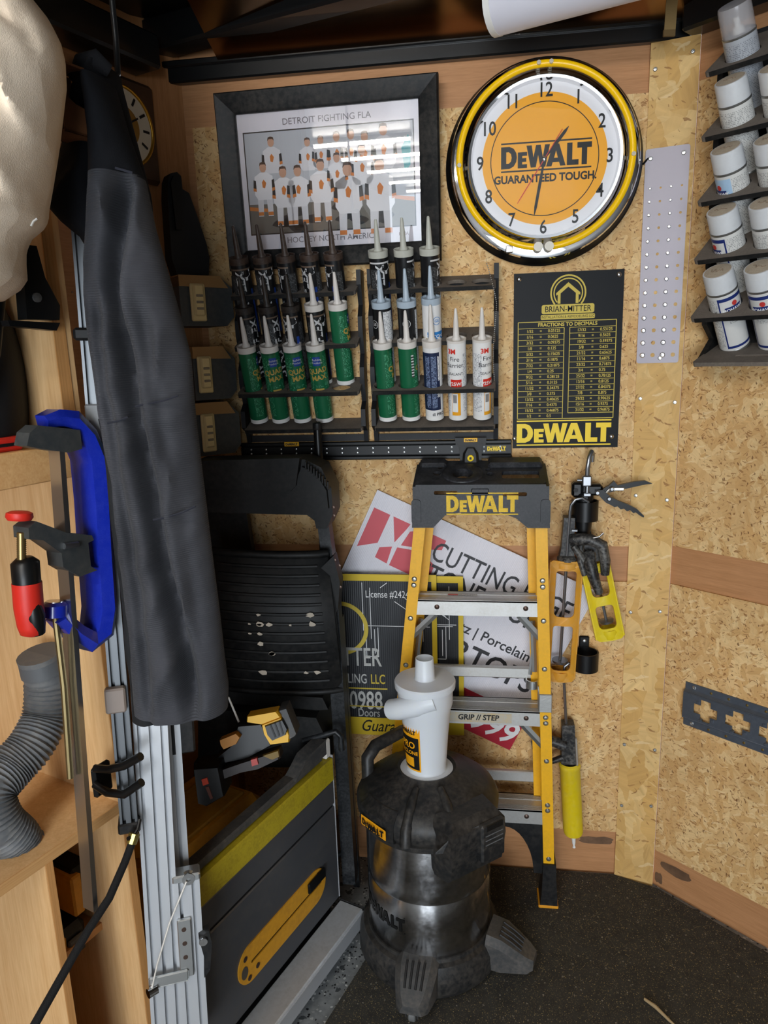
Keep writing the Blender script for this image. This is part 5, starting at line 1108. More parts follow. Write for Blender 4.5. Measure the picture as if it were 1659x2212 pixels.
# uprights
a=kp(705,1125,.20); b_=kp(757,1915,.30)
def bar(p,q,w,d,name,m): 
    p=Vector(p); q=Vector(q); return obj(name,B().loft([[(c.x-w,c.y-d,c.z),(c.x+w,c.y-d,c.z),(c.x+w,c.y+d,c.z),(c.x-w,c.y+d,c.z)] for c in (p,q)]),m,kt,30)
bar(kp(700,1120,.19),kp(722,1290,.22),.015,.020,'upright',M_cart2); bar(kp(714,1215,.235),kp(757,1900,.225),.018,.020,'lower_leg',M_cart2); bar(kp(734,1330,.20),kp(772,1910,.18),.009,.012,'rear_leg',M_cart2)
slab([kp(692,1225,.22),kp(728,1190,.22),kp(742,1245,.22),kp(738,1300,.22),kp(726,1335,.22),kp(704,1330,.22)],.225,.268,'hinge_bracket',M_cart)
for px,py in ((716,1100),(717,1118),(723,1210),(733,1222),(728,1248),(735,1268),(722,1288)):
    p_=kp(px,py,.262); obj('rivet',put(B().lathe([(.004,0),(.004,.002),(0,.003)],10),T(p_.x,-.262 if py>1150 else -.240,p_.z)@WALL),M_rivd,kt)
# ribbed curved panel
rows=[]
for i in range(15):
    t=i/14; y=1200+t*285; off=.245+.055*math.sin(PI*min(1,t*1.0))*.9
    L_,R__=kp(452+18*t,y-8,off),kp(708+32*t,y+ (0 if t<.9 else 0),off+.0)
    row=[]
    for j in range(13):
        s=j/12; bow=.030*math.sin(PI*s)**.6; x=L_.x+(R__.x-L_.x)*s; z=L_.z+(R__.z-L_.z)*s; row.append((x,-(off+bow),z))
    rows.append(row)
b=B(); n=13
b.loft(rows,False,None,False); b2=[[(x,y+.02,z) for x,y,z in r] for r in rows]; b.loft(b2,False,None,False)
obj('ribbed_panel',b,M_cart,kt,50)
for i in range(1,14):
    r=rows[i]; obj('rib',B().sweep([(x,y-.002,z) for x,y,z in r[1:12]],.0042,6),M_cart,kt,60)
obj('panel_lip',B().sweep([(x,y,z+.006) for x,y,z in rows[0]],.011,8),M_cart,kt,60); obj('panel_lip',B().sweep([(x,y,z-.004) for x,y,z in rows[-1]],.009,8),M_cart,kt,60)
random.seed(11)
for k in range(16):
    i=random.choice((6,7,7,8,8,9,10,12)); j=random.choice((4,5,5,6,8,9,10)); x,y,z=rows[i][j]; w=random.uniform(.004,.013); pts=[(x+w*math.cos(2*PI*q/7)*random.uniform(.6,1.3),y-.0075,z+w*.6*math.sin(2*PI*q/7)*random.uniform(.6,1.3)) for q in range(7)]
    obj('paint_fleck',quad(pts),mat('dried cream paint','#b9ad9c',.7) if k==0 else bpy.data.materials['dried cream paint'],kt,0)
# lower dark trays and wheel
slab([kp(440,1515,.26),kp(690,1535,.26),kp(712,1580,.26),kp(716,1640,.26),kp(440,1640,.26)],.16,.30,'lower_tray',M_cart)
slab([kp(430,1480,.24),kp(700,1500,.24),kp(712,1525,.24),kp(430,1545,.24)],.18,.26,'tray_rim',M_cart)
obj('tray_handle',B().sweep([kp(655,1600,.30),kp(725,1580,.30),kp(736,1590,.30),kp(738,1620,.30)],.008,10),M_cart2,kt,60)
bar(kp(440,1640,.28),kp(440,1900,.28),.02,.02,'lower_leg',M_cart2)
wp=Vector((-.47,-.13,.109)); obj('wheel',B().lathe([(.03,-.022),(.085,-.022),(.10,-.014),(.10,.014),(.085,.022),(.03,.022)],28,T(*wp)@Matrix.Rotation(R_(90),4,'Y')),M_cart,kt,40)
obj('axle',B().cyl((-.76,-.13,.109),(-.42,-.13,.109),.010),M_cart2,kt)
# telescopic pole behind the cart rising past the rail
pp=kp(685,912,.10); qq=kp(690,1000,.12); o=thing('telescopic_pole','short black pole end rising in front of the wall rail','pole',(pp.x,pp.y,qq.z-.3))
obj('shaft',B().cyl((0,0,0),(0,0,pp.z-qq.z+.3-.006),.011,n=14),M_blk2,o); obj('end_cap',B().lathe([(.0115,-.02),(.0125,-.018),(.0125,-.003),(.009,0),(0,0)],14,T(0,0,pp.z-qq.z+.3)),M_black,o)
from mathutils import noise as mnoise
# ================================================================ plywood cabinet along the left wall (frame L: x away from camera, off into the room)
kb=thing('wooden_cabinet','pale plywood shelving cabinet along the left wall','cabinet',wpt('L',0,0,0),th('L'))
def lc(px,py,off=0): return loc('L',px,py,off)
DP=.452
xa=lc(86,492)[0]; xb=lc(112,492)[0]
obj('side_panel',B().box(-.018,0,0,DP,.0,lc(211,975)[1]),M_pine,kb,0); obj('panel_edge',B().box(-.018,.0,-.0015,.001,.0,lc(211,975)[1]),M_ply,kb,0)
zt_=2.39; z0_=lc(160,965)[1]
obj('upper_panel',B().box(xa,xb,0,DP,z0_-.02,zt_),M_pine,kb,0); obj('panel_edge',B().box(xa,xb,-.002,.001,z0_-.02,zt_),M_ply,kb,0)
obj('front_board',B().box(xb,0.0,0,.018,z0_,zt_),M_pine,kb,0)
for px,py in ((156,631),(180,833)): 
    a,z=lc(px,py); obj('nail_hole',put(B().lathe([(.002,0),(.002,.0004),(0,.0004)],8),T(a,0,z)@WALL),M_rivd,kb,0)
zu=lc(41,976)[1]; obj('shelf',B().box(-1.0,-.018,0,DP,zu-.055,zu,.002),M_pineh,kb)
zlow=lc(276,1722)[1]
obj('shelf',B().box(-1.0,-.001,.001,DP,zlow-.02,zlow),M_pine,kb,0); obj('shelf_edge',B().box(-1.0,-.001,-.001,.001,zlow-.02,zlow),M_plyh,kb,0)
xd0,xd1=lc(96,1862)[0],lc(113,1862)[0]
obj('divider',B().box(xd0,xd1,0,DP,0,zlow-.02),M_pine,kb,0); obj('panel_edge',B().box(xd0,xd1,-.0015,.001,0,zlow-.02),M_ply,kb,0)
obj('back_panel',B().box(-1.0,0,DP-.004,DP,0,zt_),mat('dim plywood back','#a98a66',.6),kb,0)
obj('bottom_panel',B().box(-1.0,0,0,DP,.0,.02),M_pine,kb,0)
zin=lc(200,1990,-.12)[1]; obj('inner_shelf',B().box(xd1,-.018,.10,DP,zin-.016,zin),mat('orange brown board','#b9814a',.55),kb,0)
# tool cases inside the lower bay
def tcase(label,px,py,off,w,h,d):
    x,z=lc(px,py,off); t=thing('tool_case',label,'tool case',wpt('L',x,off,z),th('L'))
    obj('shell',B().box(-w/2,w/2,0,d,0,h,.012),M_black,t); obj('yellow_side',B().box(-w/2-.004,-w/2+.02,-.004,d*.8,.006,h-.006,.004),M_ybody,t); obj('latch',B().box(-.015,.02,-.008,0,h*.4,h*.75,.003),M_vg,t); return t
tcase('black and yellow tool case inside the lower cabinet bay, upper one',205,1955,-.11,.085,.10,.20); tcase('black tool case inside the lower cabinet bay, lower one',165,2075,-.11,.07,.075,.20)
# soft black bag on the upper shelf and small red box
x,z=lc(15,960,-.06)
bg_=thing('soft_bag','soft black bag slumped on the upper cabinet shelf','bag',wpt('L',x,-.14,zu+.001),th('L'))
rings=[]
for i in range(14):
    t=i/13; w=.13*(1-.55*t**1.6)+.01*math.sin(5*t); d=.11*(1-.4*t*t); h=.34*t
    rings.append([(w*math.cos(a)*(1+.08*math.sin(3*a+t*4))-.05+.02*math.sin(3*t),d*math.sin(a)*(1+.07*math.cos(4*a-3*t)),h) for a in [2*PI*k/28 for k in range(28)]])
obj('body',B().loft(rings),mat('black nylon','#0e0e10',.8,bump=.3,bscale=60),bg_,60); obj('strap',B().sweep([(-.06,-.115,.05),(-.03,-.13,.15),(.0,-.12,.24),(-.03,-.07,.33)],.009,8,True,None,.4),M_blk2,bg_,60)
x,z=lc(28,966,.0); rb_=thing('red_clamp_block','small red plastic block on the upper cabinet shelf','block',wpt('L',x,-.03,zu+.0005),th('L')); obj('body',B().box(-.03,.03,-.015,.02,0,.022,.004),M_red,rb_); obj('slot',B().box(-.02,.02,-.0165,-.0145,.008,.013),M_ink,rb_,0)
# hanging black spring clamp
x,z=lc(55,600,.015); sc_=thing('spring_clamp','black plastic spring clamp hanging inside the upper cabinet','clamp',wpt('L',x,.012,z),th('L'))
obj('upper_jaw',B().prism([(-.012,.045),(.012,.045),(.020,.0),(.040,-.040),(.036,-.062),(-.02,-.062),(-.016,.0)],0,.022,WALL),M_blk2,sc_); obj('lower_jaw',B().prism([(-.05,-.064),(.038,-.066),(.03,-.078),(-.048,-.072)],.002,.020,WALL),M_blk2,sc_); obj('pivot',B().lathe([(.007,0),(.007,.026),(0,.027)],12,T(0,0,-.03)@WALL),M_vg,sc_)

# ================================================================ corrugated hose
def Lp(px,py,off): 
    x,z=lc(px,py,off); return wpt('L',x,off,z)
hz=thing('vacuum_hose','grey corrugated vacuum hose coiled on the lower cabinet shelf','hose',Lp(60,1600,-.12))
h0=Lp(60,1600,-.12); ctl=[(85,1412,-.10),(103,1470,-.10),(98,1545,-.10),(66,1612,-.09),(20,1662,-.09),(-20,1715,-.08),(-5,1775,-.07),(32,1812,-.07),(42,1835,-.07)]
P=[Lp(*c)-h0 for c in ctl]; fine=[]
for i in range(len(P)-1):
    p0,p1,p2,p3=P[max(0,i-1)],P[i],P[i+1],P[min(len(P)-1,i+2)]
    for k in range(14):
        t=k/14; fine.append(.5*((2*p1)+(p2-p0)*t+(2*p0-5*p1+4*p2-p3)*t*t+(3*p1-p0-3*p2+p3)*t**3))
fine.append(P[-1]); rr=[]
for i in range(len(fine)): rr.append(.039 if i<14 or i>len(fine)-10 else (.041 if i%2 else .0365))
obj('hose_wall',B().sweep(fine,rr,18),mat('grey hose rubber','#5c5f62',.5,dust=.35,dustcol='#8a857c'),hz,80)
obj('cuff',B().sweep([fine[-9],fine[-1]],[.043,.041],18),mat('blue grey cuff','#5d6d82',.5),hz,60); obj('cuff',B().sweep([fine[0],fine[9]],[.038,.042],18),mat('grey cuff','#55585b',.5),hz,60)

# ================================================================ bar clamp with red handle
def rp(base): return lambda px,py,off: Lp(px,py,off)-base
b0=Lp(150,1400,.07); rl=rp(b0)
bc=thing('bar_clamp','steel bar clamp with red and black handle hanging from shelf','clamp',b0)
M_cast=mat('grey cast iron','#3c4042',.5,.3,dust=.3,dustcol='#6f6a62'); 
def barx(p,q,w,d,m,name,par,tw=68.9): 
    t=R_(tw); X=Vector((math.cos(t),math.sin(t),0)); Y=Vector((math.sin(t),-math.cos(t),0))
    return obj(name,B().loft([[c-X*w-Y*d,c+X*w-Y*d,c+X*w+Y*d,c-X*w+Y*d] for c in (p,q)]),m,par,25)
barx(rl(122,972,.07),rl(196,1962,.07),.0045,.013,M_steel,'bar',bc)
def lprism(pl,off0,off1,name,m,par,base):
    a=[Lp(x,y,off0)-base for x,y in pl]; b=[]
    d=axes('L')[2]*(off1-off0); b=[p+d for p in a]; n=len(pl)
    return obj(name,B().add(a+b,[tuple(range(n)),tuple(range(2*n-1,n-1,-1))]+[(k,(k+1)%n,n+(k+1)%n,n+k) for k in range(n)]),m,par,30)
lprism([(30,962),(36,934),(55,918),(112,924),(145,928),(150,968),(122,976),(60,968)],.055,.085,'fixed_jaw',M_cast,bc,b0)
lprism([(28,1136),(46,1122),(110,1146),(166,1152),(170,1162),(158,1168),(164,1218),(178,1226),(140,1240),(104,1220),(100,1190),(60,1162),(30,1160)],.05,.086,'sliding_arm',M_cast,bc,b0)
obj('lock_plate',B().sweep([rl(138,1180,.088),rl(168,1176,.088)],.005,8),M_steel,bc)
obj('top_knob',B().sweep([rl(42,1124,.068),rl(42,1117,.068),rl(42,1108,.068),rl(42,1104,.068)],[.016,.019,.018,.012],18),M_red,bc,50)
th_=[rl(46+.02*k,1150+k*2.2,.068) for k in range(30)]; obj('screw_thread',B().sweep(th_,[.0068 if k%2 else .0058 for k in range(30)],12),mat('brass threaded rod','#9b8558',.35,.9),bc,80)
obj('handle_collar',B().sweep([rl(52,1205,.068),rl(54,1215,.068),rl(58,1262,.068)],[.012,.020,.020],18),M_blk2,bc,60)
obj('handle',B().sweep([rl(58,1258,.068),rl(62,1310,.068),rl(68,1350,.068),rl(70,1368,.068),rl(70,1374,.068)],[.021,.021,.020,.017,.008],18),M_red,bc,60)
obj('handle_grip',B().sweep([rl(70,1290,.078),rl(76,1330,.080),rl(80,1366,.074)],[.008,.014,.012],14),M_blk2,bc,60)

# ================================================================ blue C clamp
b1=Lp(200,1150,.07); rl1=rp(b1)
bl=thing('blue_clamp','glossy blue cast clamp hanging beside the bar clamp','clamp',b1)
M_blu=mat('glossy blue enamel','#10259c',.28,coat=.5,bump=.08,bscale=90,dust=.12,dustcol='#5a6ad0',dscale=60)
spine=[(92,912,.010,.014),(122,904,.014,.020),(150,908,.017,.022),(178,942,.019,.026),(197,990,.0185,.028),(205,1080,.018,.028),(212,1200,.018,.028),(220,1310,.018,.028),(214,1362,.020,.026),(192,1382,.018,.024),(160,1362,.014,.022),(126,1330,.012,.020)]
rings=[]
tL=axes('L'); X,Y=tL[1],tL[2]
for i,(px,py,w,d) in enumerate(spine):
    c=rl1(px,py,.062); pa=rl1(*spine[max(0,i-1)][:2],.062); pb=rl1(*spine[min(len(spine)-1,i+1)][:2],.062); t=(pb-pa).normalized(); n_=t.cross(Y).normalized()
    rings.append([c-n_*w-Y*d,c-n_*w+Y*d*.55,c-n_*w*.2+Y*d,c+n_*w*.8+Y*d*.7,c+n_*w+Y*d*.1,c+n_*w-Y*d])
obj('frame',B().loft(rings),M_blu,bl,22)
obj('pad',B().sweep([rl1(118,1330,.062),rl1(118,1306,.062),rl1(118,1300,.062)],[.020,.020,.014],16),M_blu,bl,50); obj('pad_face',B().sweep([rl1(118,1306,.062),rl1(118,1298,.062)],[.013,.013],14),M_steel,bl)
obj('screw',B().sweep([rl1(120,1330,.062),rl1(138,1480,.062),rl1(152,1680,.062)],.0055,10),mat('dull brass rod','#8a7a56',.4,.9),bl)

# ================================================================ tall aluminium extrusions
M_alu_shade=mat('shaded aluminium','#75787b',.42,1)  # shade on the tall profile is put into this darker aluminium colour
def extr(name,label,pxt,pyt,pxb,pyb,off,w,d,slots=2):
    p,q_=Lp(pxt,pyt,off),Lp(pxb,pyb,off); z0,z1=q_.z,p.z; mid=(p+q_)/2
    e=thing(name,label,'aluminium profile',q_,(0,0,0)); dr=(p-q_).normalized(); H=(p-q_).length
    e.rotation_euler=(Vector((0,0,1)).rotation_difference(dr).to_matrix()@Matrix.Rotation(R_(25),3,'Z')).to_euler()
    pr=[(-w,-d)]
    n=slots; 
    for k in range(n):
        c=-w+2*w*(k+.5)/n; s=.0032; pr+=[(c-s,-d),(c-s,-d+.005),(c-s*2,-d+.005),(c-s*2,-d+.010),(c+s*2,-d+.010),(c+s*2,-d+.005),(c+s,-d+.005),(c+s,-d)]
    pr+=[(w,-d),(w,-.004),(w-.005,-.004),(w-.005,.004),(w,.004),(w,d),(-w,d),(-w,.004),(-w+.005,.004),(-w+.005,-.004),(-w,-.004)]
    obj('profile',B().prism(pr,0,H),M_alu if n!=2 or H<.9 else M_alu_shade,e,0); return e,H
e1,H1=extr('aluminium_profile','long slotted aluminium profile rising beside the cabinet edge',178,500,280,1780,.045,.015,.016)
obj('end_cap',B().box(-.019,.019,-.02,.02,-.008,.012,.003),M_black,e1)
for zz in (.62,.86): obj('clip',B().box(-.024,.03,-.026,-.016,zz,zz+.020,.004),M_black,e1)
obj('block',B().box(-.022,.012,-.030,-.012,.23,.275,.003),mat('brownish plastic block','#8c8078',.5),e1); obj('knob',B().cyl((-.03,-.024,.73),(-.01,-.024,.73),.006).cyl((-.036,-.024,.73),(-.03,-.024,.73),.009),M_chrome,e1); obj('bracket',B().box(-.016,.016,-.022,-.014,.70,.76,.002),mat('dull bracket','#8b8d8e',.6,.3),e1)
e2,H2=extr('aluminium_profile','wide slotted aluminium profile standing below the jacket',318,1440,366,2270,.060,.030,.018,3)
e3,H3=extr('aluminium_profile','narrow slotted aluminium profile, right of the wide one',368,1500,400,1985,.055,.014,.014,1)
e4,H4=extr('aluminium_profile','short outer aluminium profile with hole plate at the bottom',402,1892,426,2275,.098,.024,.016,2)
obj('pivot_plate',B().box(-.022,.004,-.024,-.016,H4-.20,H4-.075,.002),M_zinc,e4)
for k in range(4): obj('plate_hole',put(B().lathe([(.0045,0),(.0045,.001),(0,.001)],12),T(-.010,-.024,H4-.095-k*.030)@WALL),M_rivd,e4,0)
obj('pulley',B().lathe([(.004,-.006),(.012,-.006),(.010,0),(.012,.006),(.004,.006)],16,T(.004,-.012,H4+.004)@WALL),M_steel,e4); obj('roller_cap',B().box(-.026,.026,-.016,.016,H4-.004,H4+.012,.003),M_zinc,e4)
obj('lever',B().prism([(.016,-.115),(.036,-.105),(.040,-.135),(.034,-.19),(.022,-.205),(.024,-.16)],.008,.03,T(0,0,H4)@WALL),M_black,e4); obj('lever_pin',B().cyl((.024,-.036,H4-.122),(.024,-.028,H4-.122),.008),M_chrome,e4)
obj('link_plate',B().box(-.085,-.012,-.032,-.026,H4-.20,H4-.172,.003,T(0,0,0,0,R_(12),0)),M_zinc,e2) if False else obj('link_plate',B().box(-.080,-.006,-.028,-.024,H4-.205,H4-.180,.003),M_zinc,e4)
obj('cable',B().sweep([(.0,-.020,H4+.002),(-.035,-.030,H4-.07),(-.062,-.032,H4-.15),(-.075,-.032,H4-.20)],.0016,6),M_offw,e4); obj('cable_end',B().cyl((-.082,-.036,H4-.205),(-.066,-.028,H4-.205),.009),M_chrome,e4)
obj('black_sleeve',B().box(-.018,.040,-.012,.02,-.0,.10,.004,T(0,0,H3-.12)),M_black,e3); 
# rubber coated hook holding the profiles
hb=Lp(240,1685,.03); hkk=thing('utility_hook','black rubber coated double hook holding the aluminium profiles','hook',hb)
rh=rp(hb); obj('prong',B().sweep([rh(205,1660,.012),rh(235,1662,.04),rh(268,1654,.07),rh(304,1634,.105)],.0075,10),M_blk2,hkk,60); obj('prong',B().sweep([rh(205,1694,.012),rh(232,1712,.04),rh(268,1716,.07),rh(306,1690,.105)],.0075,10),M_blk2,hkk,60)
obj('base',B().box(-.02,.02,-.012,0,-.03,.03,.005,T(*rh(215,1680,.002),0,0,th('L'))),M_blk2,hkk)
for px,py in ((738/3.19,640/3.19+850),(240,1092)): pass
# black strap clips on the profile and bungee cord
rb0=Lp(190,2000,.09); rc=thing('bungee_cord','black braided cord with brass end running diagonally across the cabinet','cord',rb0); rr_=rp(rb0)
pts=[(287,1816,.08),(270,1862,.085),(236,1940,.095),(190,2010,.10),(150,2080,.105),(105,2160,.11),(70,2222,.115),(40,2290,.12)]
obj('cord',B().sweep([rr_(*p) for p in pts],.0068,10),mat('black braided cord','#0f0f10',.8,bump=.6,bscale=700),rc,60); obj('end_fitting',B().sweep([rr_(291,1800,.08),rr_(284,1822,.08)],[.010,.009],10),mat('brass fitting','#b6a45c',.3,.9),rc); obj('end_hook',B().sweep([rr_(276,1812,.08),rr_(288,1806,.08),rr_(298,1790,.08),rr_(302,1770,.075)],.0035,8),M_blk2,rc)

# ================================================================ hanging jacket
JD=1.13
jf=Vector((CF.x,CF.y,0)).normalized()
def jp(px,py,dd=0): 
    p=hit(px,py,CAM+jf*JD,jf); return p-jf*dd
j0=jp(230,160); jk=thing('hanging_jacket','charcoal fleece jacket hanging by its collar with a long sleeve','jacket',j0)
def interp(tab,y):
    for (y0,v0),(y1,v1) in zip(tab,tab[1:]):
        if y0<=y<=y1: t=(y-y0)/(y1-y0); return v0+(v1-v0)*t
    return tab[-1][1] if y>tab[-1][0] else tab[0][1]
M_fleece=N('charcoal fleece'); q=M_fleece; v=q.co((1,1,1)); w=q.noise(v,900,2,.6); col=q.ramp(q.noise(v,7,3,.5),[(.3,lin('#35363a')),(.7,lin('#47484d'))]); q.link(col,q.p.inputs['Base Color']); q.p.inputs['Roughness'].default_value=.92; q.p.inputs['Specular IOR Level'].default_value=.15; q.p.inputs['Sheen Weight'].default_value=.05; q.bump(q.math('ADD',w,q.math('SINE',q.math('MULTIPLY',q.n('ShaderNodeSeparateXYZ',ins={0:v}).outputs[2],1900))),.35,.002); M_fleece=q.m
M_fldk=mat('dark lining','#15171a',.85,bump=.3,bscale=200)
M_flsh=mat('dark upper jacket','#17181b',.88,spec=.12,bump=.3,bscale=500)  # darker than the sleeve; used on body, shoulder and collar
def cloth(name,L,Rt,y0,y1,thick,creases,m,dd0=0,ny=60,nx=44,seed=0,back=.6):
    rings=[]
    for i in range(ny+1):
        y=y0+(y1-y0)*i/ny; a,b_=interp(L,y),interp(Rt,y); fr=[];bk=[]
        for k in range(nx+1):
            s=k/nx; px=a+(b_-a)*(.5-.5*math.cos(PI*s)); e=math.sqrt(max(0,1-(2*(px-a)/(b_-a)-1)**2)); dd=thick*e
            for cr,dp,wd in creases:
                if cr[0][0]<=y<=cr[-1][0]:
                    cxp=interp(cr,y); fade=min(1,(y-cr[0][0])/60,(cr[-1][0]-y)/60+.35); dd-=dp*max(0,fade)*math.exp(-((px-cxp)/wd)**2)*e
            rg=1-abs(mnoise.noise(Vector((px*.010+y*.003+seed,y*.0045-px*.004,seed)))); dd+=.016*(rg**4-.3)*e+.007*mnoise.noise(Vector((px*.012+seed,y*.006,seed)))*e+.0025*mnoise.noise(Vector((px*.04,y*.03+seed,3.1)))*e
            fr.append(jp(px,y,dd0+dd)-j0)
            if 0<k<nx: bk.append(jp(px,y,dd0-thick*back*e)-j0)
        rings.append(fr+bk[::-1])
    return obj(name,B().loft(rings),m,jk,70)
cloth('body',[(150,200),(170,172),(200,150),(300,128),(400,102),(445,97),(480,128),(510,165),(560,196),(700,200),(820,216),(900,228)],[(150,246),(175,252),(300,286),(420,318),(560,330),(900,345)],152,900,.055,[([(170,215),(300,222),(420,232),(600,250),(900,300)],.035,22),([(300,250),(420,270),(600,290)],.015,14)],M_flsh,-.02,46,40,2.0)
cloth('sleeve',[(200,208),(300,214),(420,212),(560,202),(640,200),(700,203),(800,216),(900,230),(1000,244),(1100,256),(1250,276),(1400,292),(1526,302)],[(200,258),(300,288),(400,324),(500,345),(600,374),(700,402),(770,420),(900,430),(1000,442),(1100,454),(1200,466),(1300,479),(1400,490),(1470,499),(1526,497)],392,1515,.058,
  [([(380,300),(520,285),(640,276),(780,300),(900,322),(1050,352),(1200,378),(1350,412),(1515,440)],.055,17),([(620,235),(800,250),(950,275),(1100,300),(1300,330),(1515,352)],.022,12),([(640,330),(760,352),(900,375),(1000,392)],.012,14),([(1050,420),(1200,430),(1400,452)],.008,14)],M_fleece,.02,90,60,5.0)
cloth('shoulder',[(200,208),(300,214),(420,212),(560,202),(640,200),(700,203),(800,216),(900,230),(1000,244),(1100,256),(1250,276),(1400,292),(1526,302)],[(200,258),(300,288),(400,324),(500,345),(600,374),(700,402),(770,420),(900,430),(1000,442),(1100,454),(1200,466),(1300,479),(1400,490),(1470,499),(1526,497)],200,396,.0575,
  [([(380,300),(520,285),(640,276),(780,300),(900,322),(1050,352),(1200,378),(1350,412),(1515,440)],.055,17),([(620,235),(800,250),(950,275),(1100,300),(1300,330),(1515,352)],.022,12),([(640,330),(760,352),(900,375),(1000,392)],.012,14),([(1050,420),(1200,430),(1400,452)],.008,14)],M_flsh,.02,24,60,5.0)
cloth('lining_edge',[(900,232),(1000,246),(1150,262),(1300,280),(1450,294),(1530,300)],[(900,262),(1000,276),(1150,300),(1300,318),(1450,340),(1530,372)],900,1532,.018,[],M_fldk,.03,30,14,9.0)
def seam(pl,dd): 
    return obj('seam',B().sweep([jp(x,y,dd)-j0 for x,y in pl],.0016,5),mat('navy stitching','#23252f',.8) if 'navy stitching' not in bpy.data.materials else bpy.data.materials['navy stitching'],jk,60)
seam([(328,870),(350,865),(385,858),(415,848)],.078); seam([(362,1100),(390,1094),(420,1085),(448,1072)],.076); seam([(268,905),(290,900),(310,892)],.070); seam([(262,700),(275,780),(292,880),(308,960),(330,1060),(352,1160)],.062)
seam([(285,388),(300,392),(320,398)],.068)
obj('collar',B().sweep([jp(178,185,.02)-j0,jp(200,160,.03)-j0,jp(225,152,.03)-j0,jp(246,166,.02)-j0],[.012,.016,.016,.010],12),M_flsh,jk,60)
hg=thing('coat_hook','black steel coat hook on the ceiling rail above the jacket','hook',j0+Vector((0,0,.0))); obj('hook',B().sweep([(0,0,.005),(.0,.02,-.0),(0,.035,.012),(.0,.04,.06),(0,.04,2.395-j0.z)],.0045,8),M_blk2,hg,60); obj('hook_plate',B().box(-.015,.015,.025,.055,2.390-j0.z,2.398-j0.z,.001),M_blk2,hg)

# ================================================================ cream canvas bag, top left
JB=.98
def bp(px,py,dd=0): return hit(px,py,CAM+jf*JB,jf)-jf*dd
c0=bp(20,300); cv=thing('canvas_bag','cream canvas dust bag bulging in at the top left','canvas bag',c0)
Rt=[(-260,-10),(-60,30),(0,72),(40,104),(80,124),(120,134),(180,137),(240,130),(300,123),(340,117),(400,107),(450,98),(472,97),(490,86),(512,58),(540,47),(570,47),(600,50),(622,36),(648,-6)]
FOLDS=[((-20, 110, 70, 180), 0.038, 40), ((70, 180, 112, 330), 0.042, 34), ((40, 300, 96, 470), 0.046, 30), ((-60, 420, 92, 478), 0.042, 34), ((30, 330, 60, 390), 0.023, 18), ((50, 60, 98, 120), -0.03, 26), ((-80, 250, 35, 300), 0.034, 40), ((15, 180, 10, 290), -0.027, 24), ((-60, 540, 45, 575), 0.03, 26), ((-40, 30, 40, 60), 0.023, 36), ((95, 80, 130, 200), -0.027, 18), ((-100, 560, 20, 640), 0.023, 30), ((-90, -40, 10, 30), 0.027, 40)]
M_canv=N('cream canvas'); q=M_canv; v=q.co(); col=q.ramp(q.noise(v,14,4,.6),[(.3,lin('#dccab4')),(.7,lin('#ebdcc8'))]); q.link(col,q.p.inputs['Base Color']); q.p.inputs['Roughness'].default_value=.95; q.p.inputs['Specular IOR Level'].default_value=.0; rn=q.math('ABSOLUTE',q.math('SUBTRACT',q.noise(v,4.5,3,.5),.5)); q.bump(q.math('ADD',q.math('MULTIPLY',rn,-6.0),q.math('MULTIPLY',q.noise(v,600,2,.6),.15)),.30,.012); M_canv=q.m
rings=[]
for i in range(81):
    y=-258+(646+258)*i/80; b_=interp(Rt,y); a=-330; fr=[];bk=[]
    for k in range(61):
        s=k/60; px=a+(b_-a)*s; e=math.sqrt(max(0,1-(2*s-1)**2)); dd=.12*e**.8
        for (ax,ay,bx_,by),h,wd in FOLDS:
            ex,ey=bx_-ax,by-ay; Ln=math.hypot(ex,ey); tt=((px-ax)*ex+(y-ay)*ey)/Ln; d_=((px-ax)*ey-(y-ay)*ex)/Ln+6*mnoise.noise(Vector((tt*.02,ax,ay)))
            fd=max(0,min(1,(tt+30)/60,(Ln+30-tt)/60)); dd+=h*fd*(math.exp(-d_/wd) if d_>0 else math.exp(d_/(wd*.18)))*e
        dd+=(.012*mnoise.noise(Vector((px*.012,y*.010,1.7)))+.0025*mnoise.noise(Vector((px*.05,y*.03,5.))))*e
        fr.append(bp(px,y,dd)-c0)
        if 0<k<60: bk.append(bp(px,y,-.08*e)-c0)
    rings.append(fr+bk[::-1])
obj('canvas',B().loft(rings),M_canv,cv,80); obj('seam',B().sweep([bp(x,y,.11)-c0 for x,y in ((98,78),(84,100),(66,122),(50,136))],.0014,5),M_canv,cv,60)
obj('thread',B().sweep([bp(96,478,.02)-c0,bp(88,484,.02)-c0,bp(83,494,.02)-c0],.0014,5),M_offw,cv,60)
# upper second fold of the same bag
# ================================================================ cardboard box beside the jacket
bx0=at(150,300,1.0); bx=thing('open_carton','small torn brown carton wedged between the canvas bag and the jacket','carton',bx0,th('L')); bx.scale=(.55,.55,.72)
M_cb=mat('brown card','#6d4426',.85,vary=.2); 
obj('carton_back',B().box(-.05,.05,.03,.034,0,.12),M_cb,bx,0); obj('carton_side',B().box(.046,.05,-.05,.034,0,.11),M_cb,bx,0); obj('carton_front',B().prism([(-.05,0),(.05,0),(.046,.02),(.02,.048),(-.01,.052),(-.03,.06),(-.05,.055)],0,.004,T(0,-.046,0)@WALL),M_cb,bx,0); obj('carton_floor',B().box(-.05,.05,-.05,.034,0,.004),M_cb,bx,0); obj('carton_flap',B().box(-.05,.05,-.05,.034,.118,.122,0,T(0,0,0,R_(4),0,0)),M_cb,bx,0)

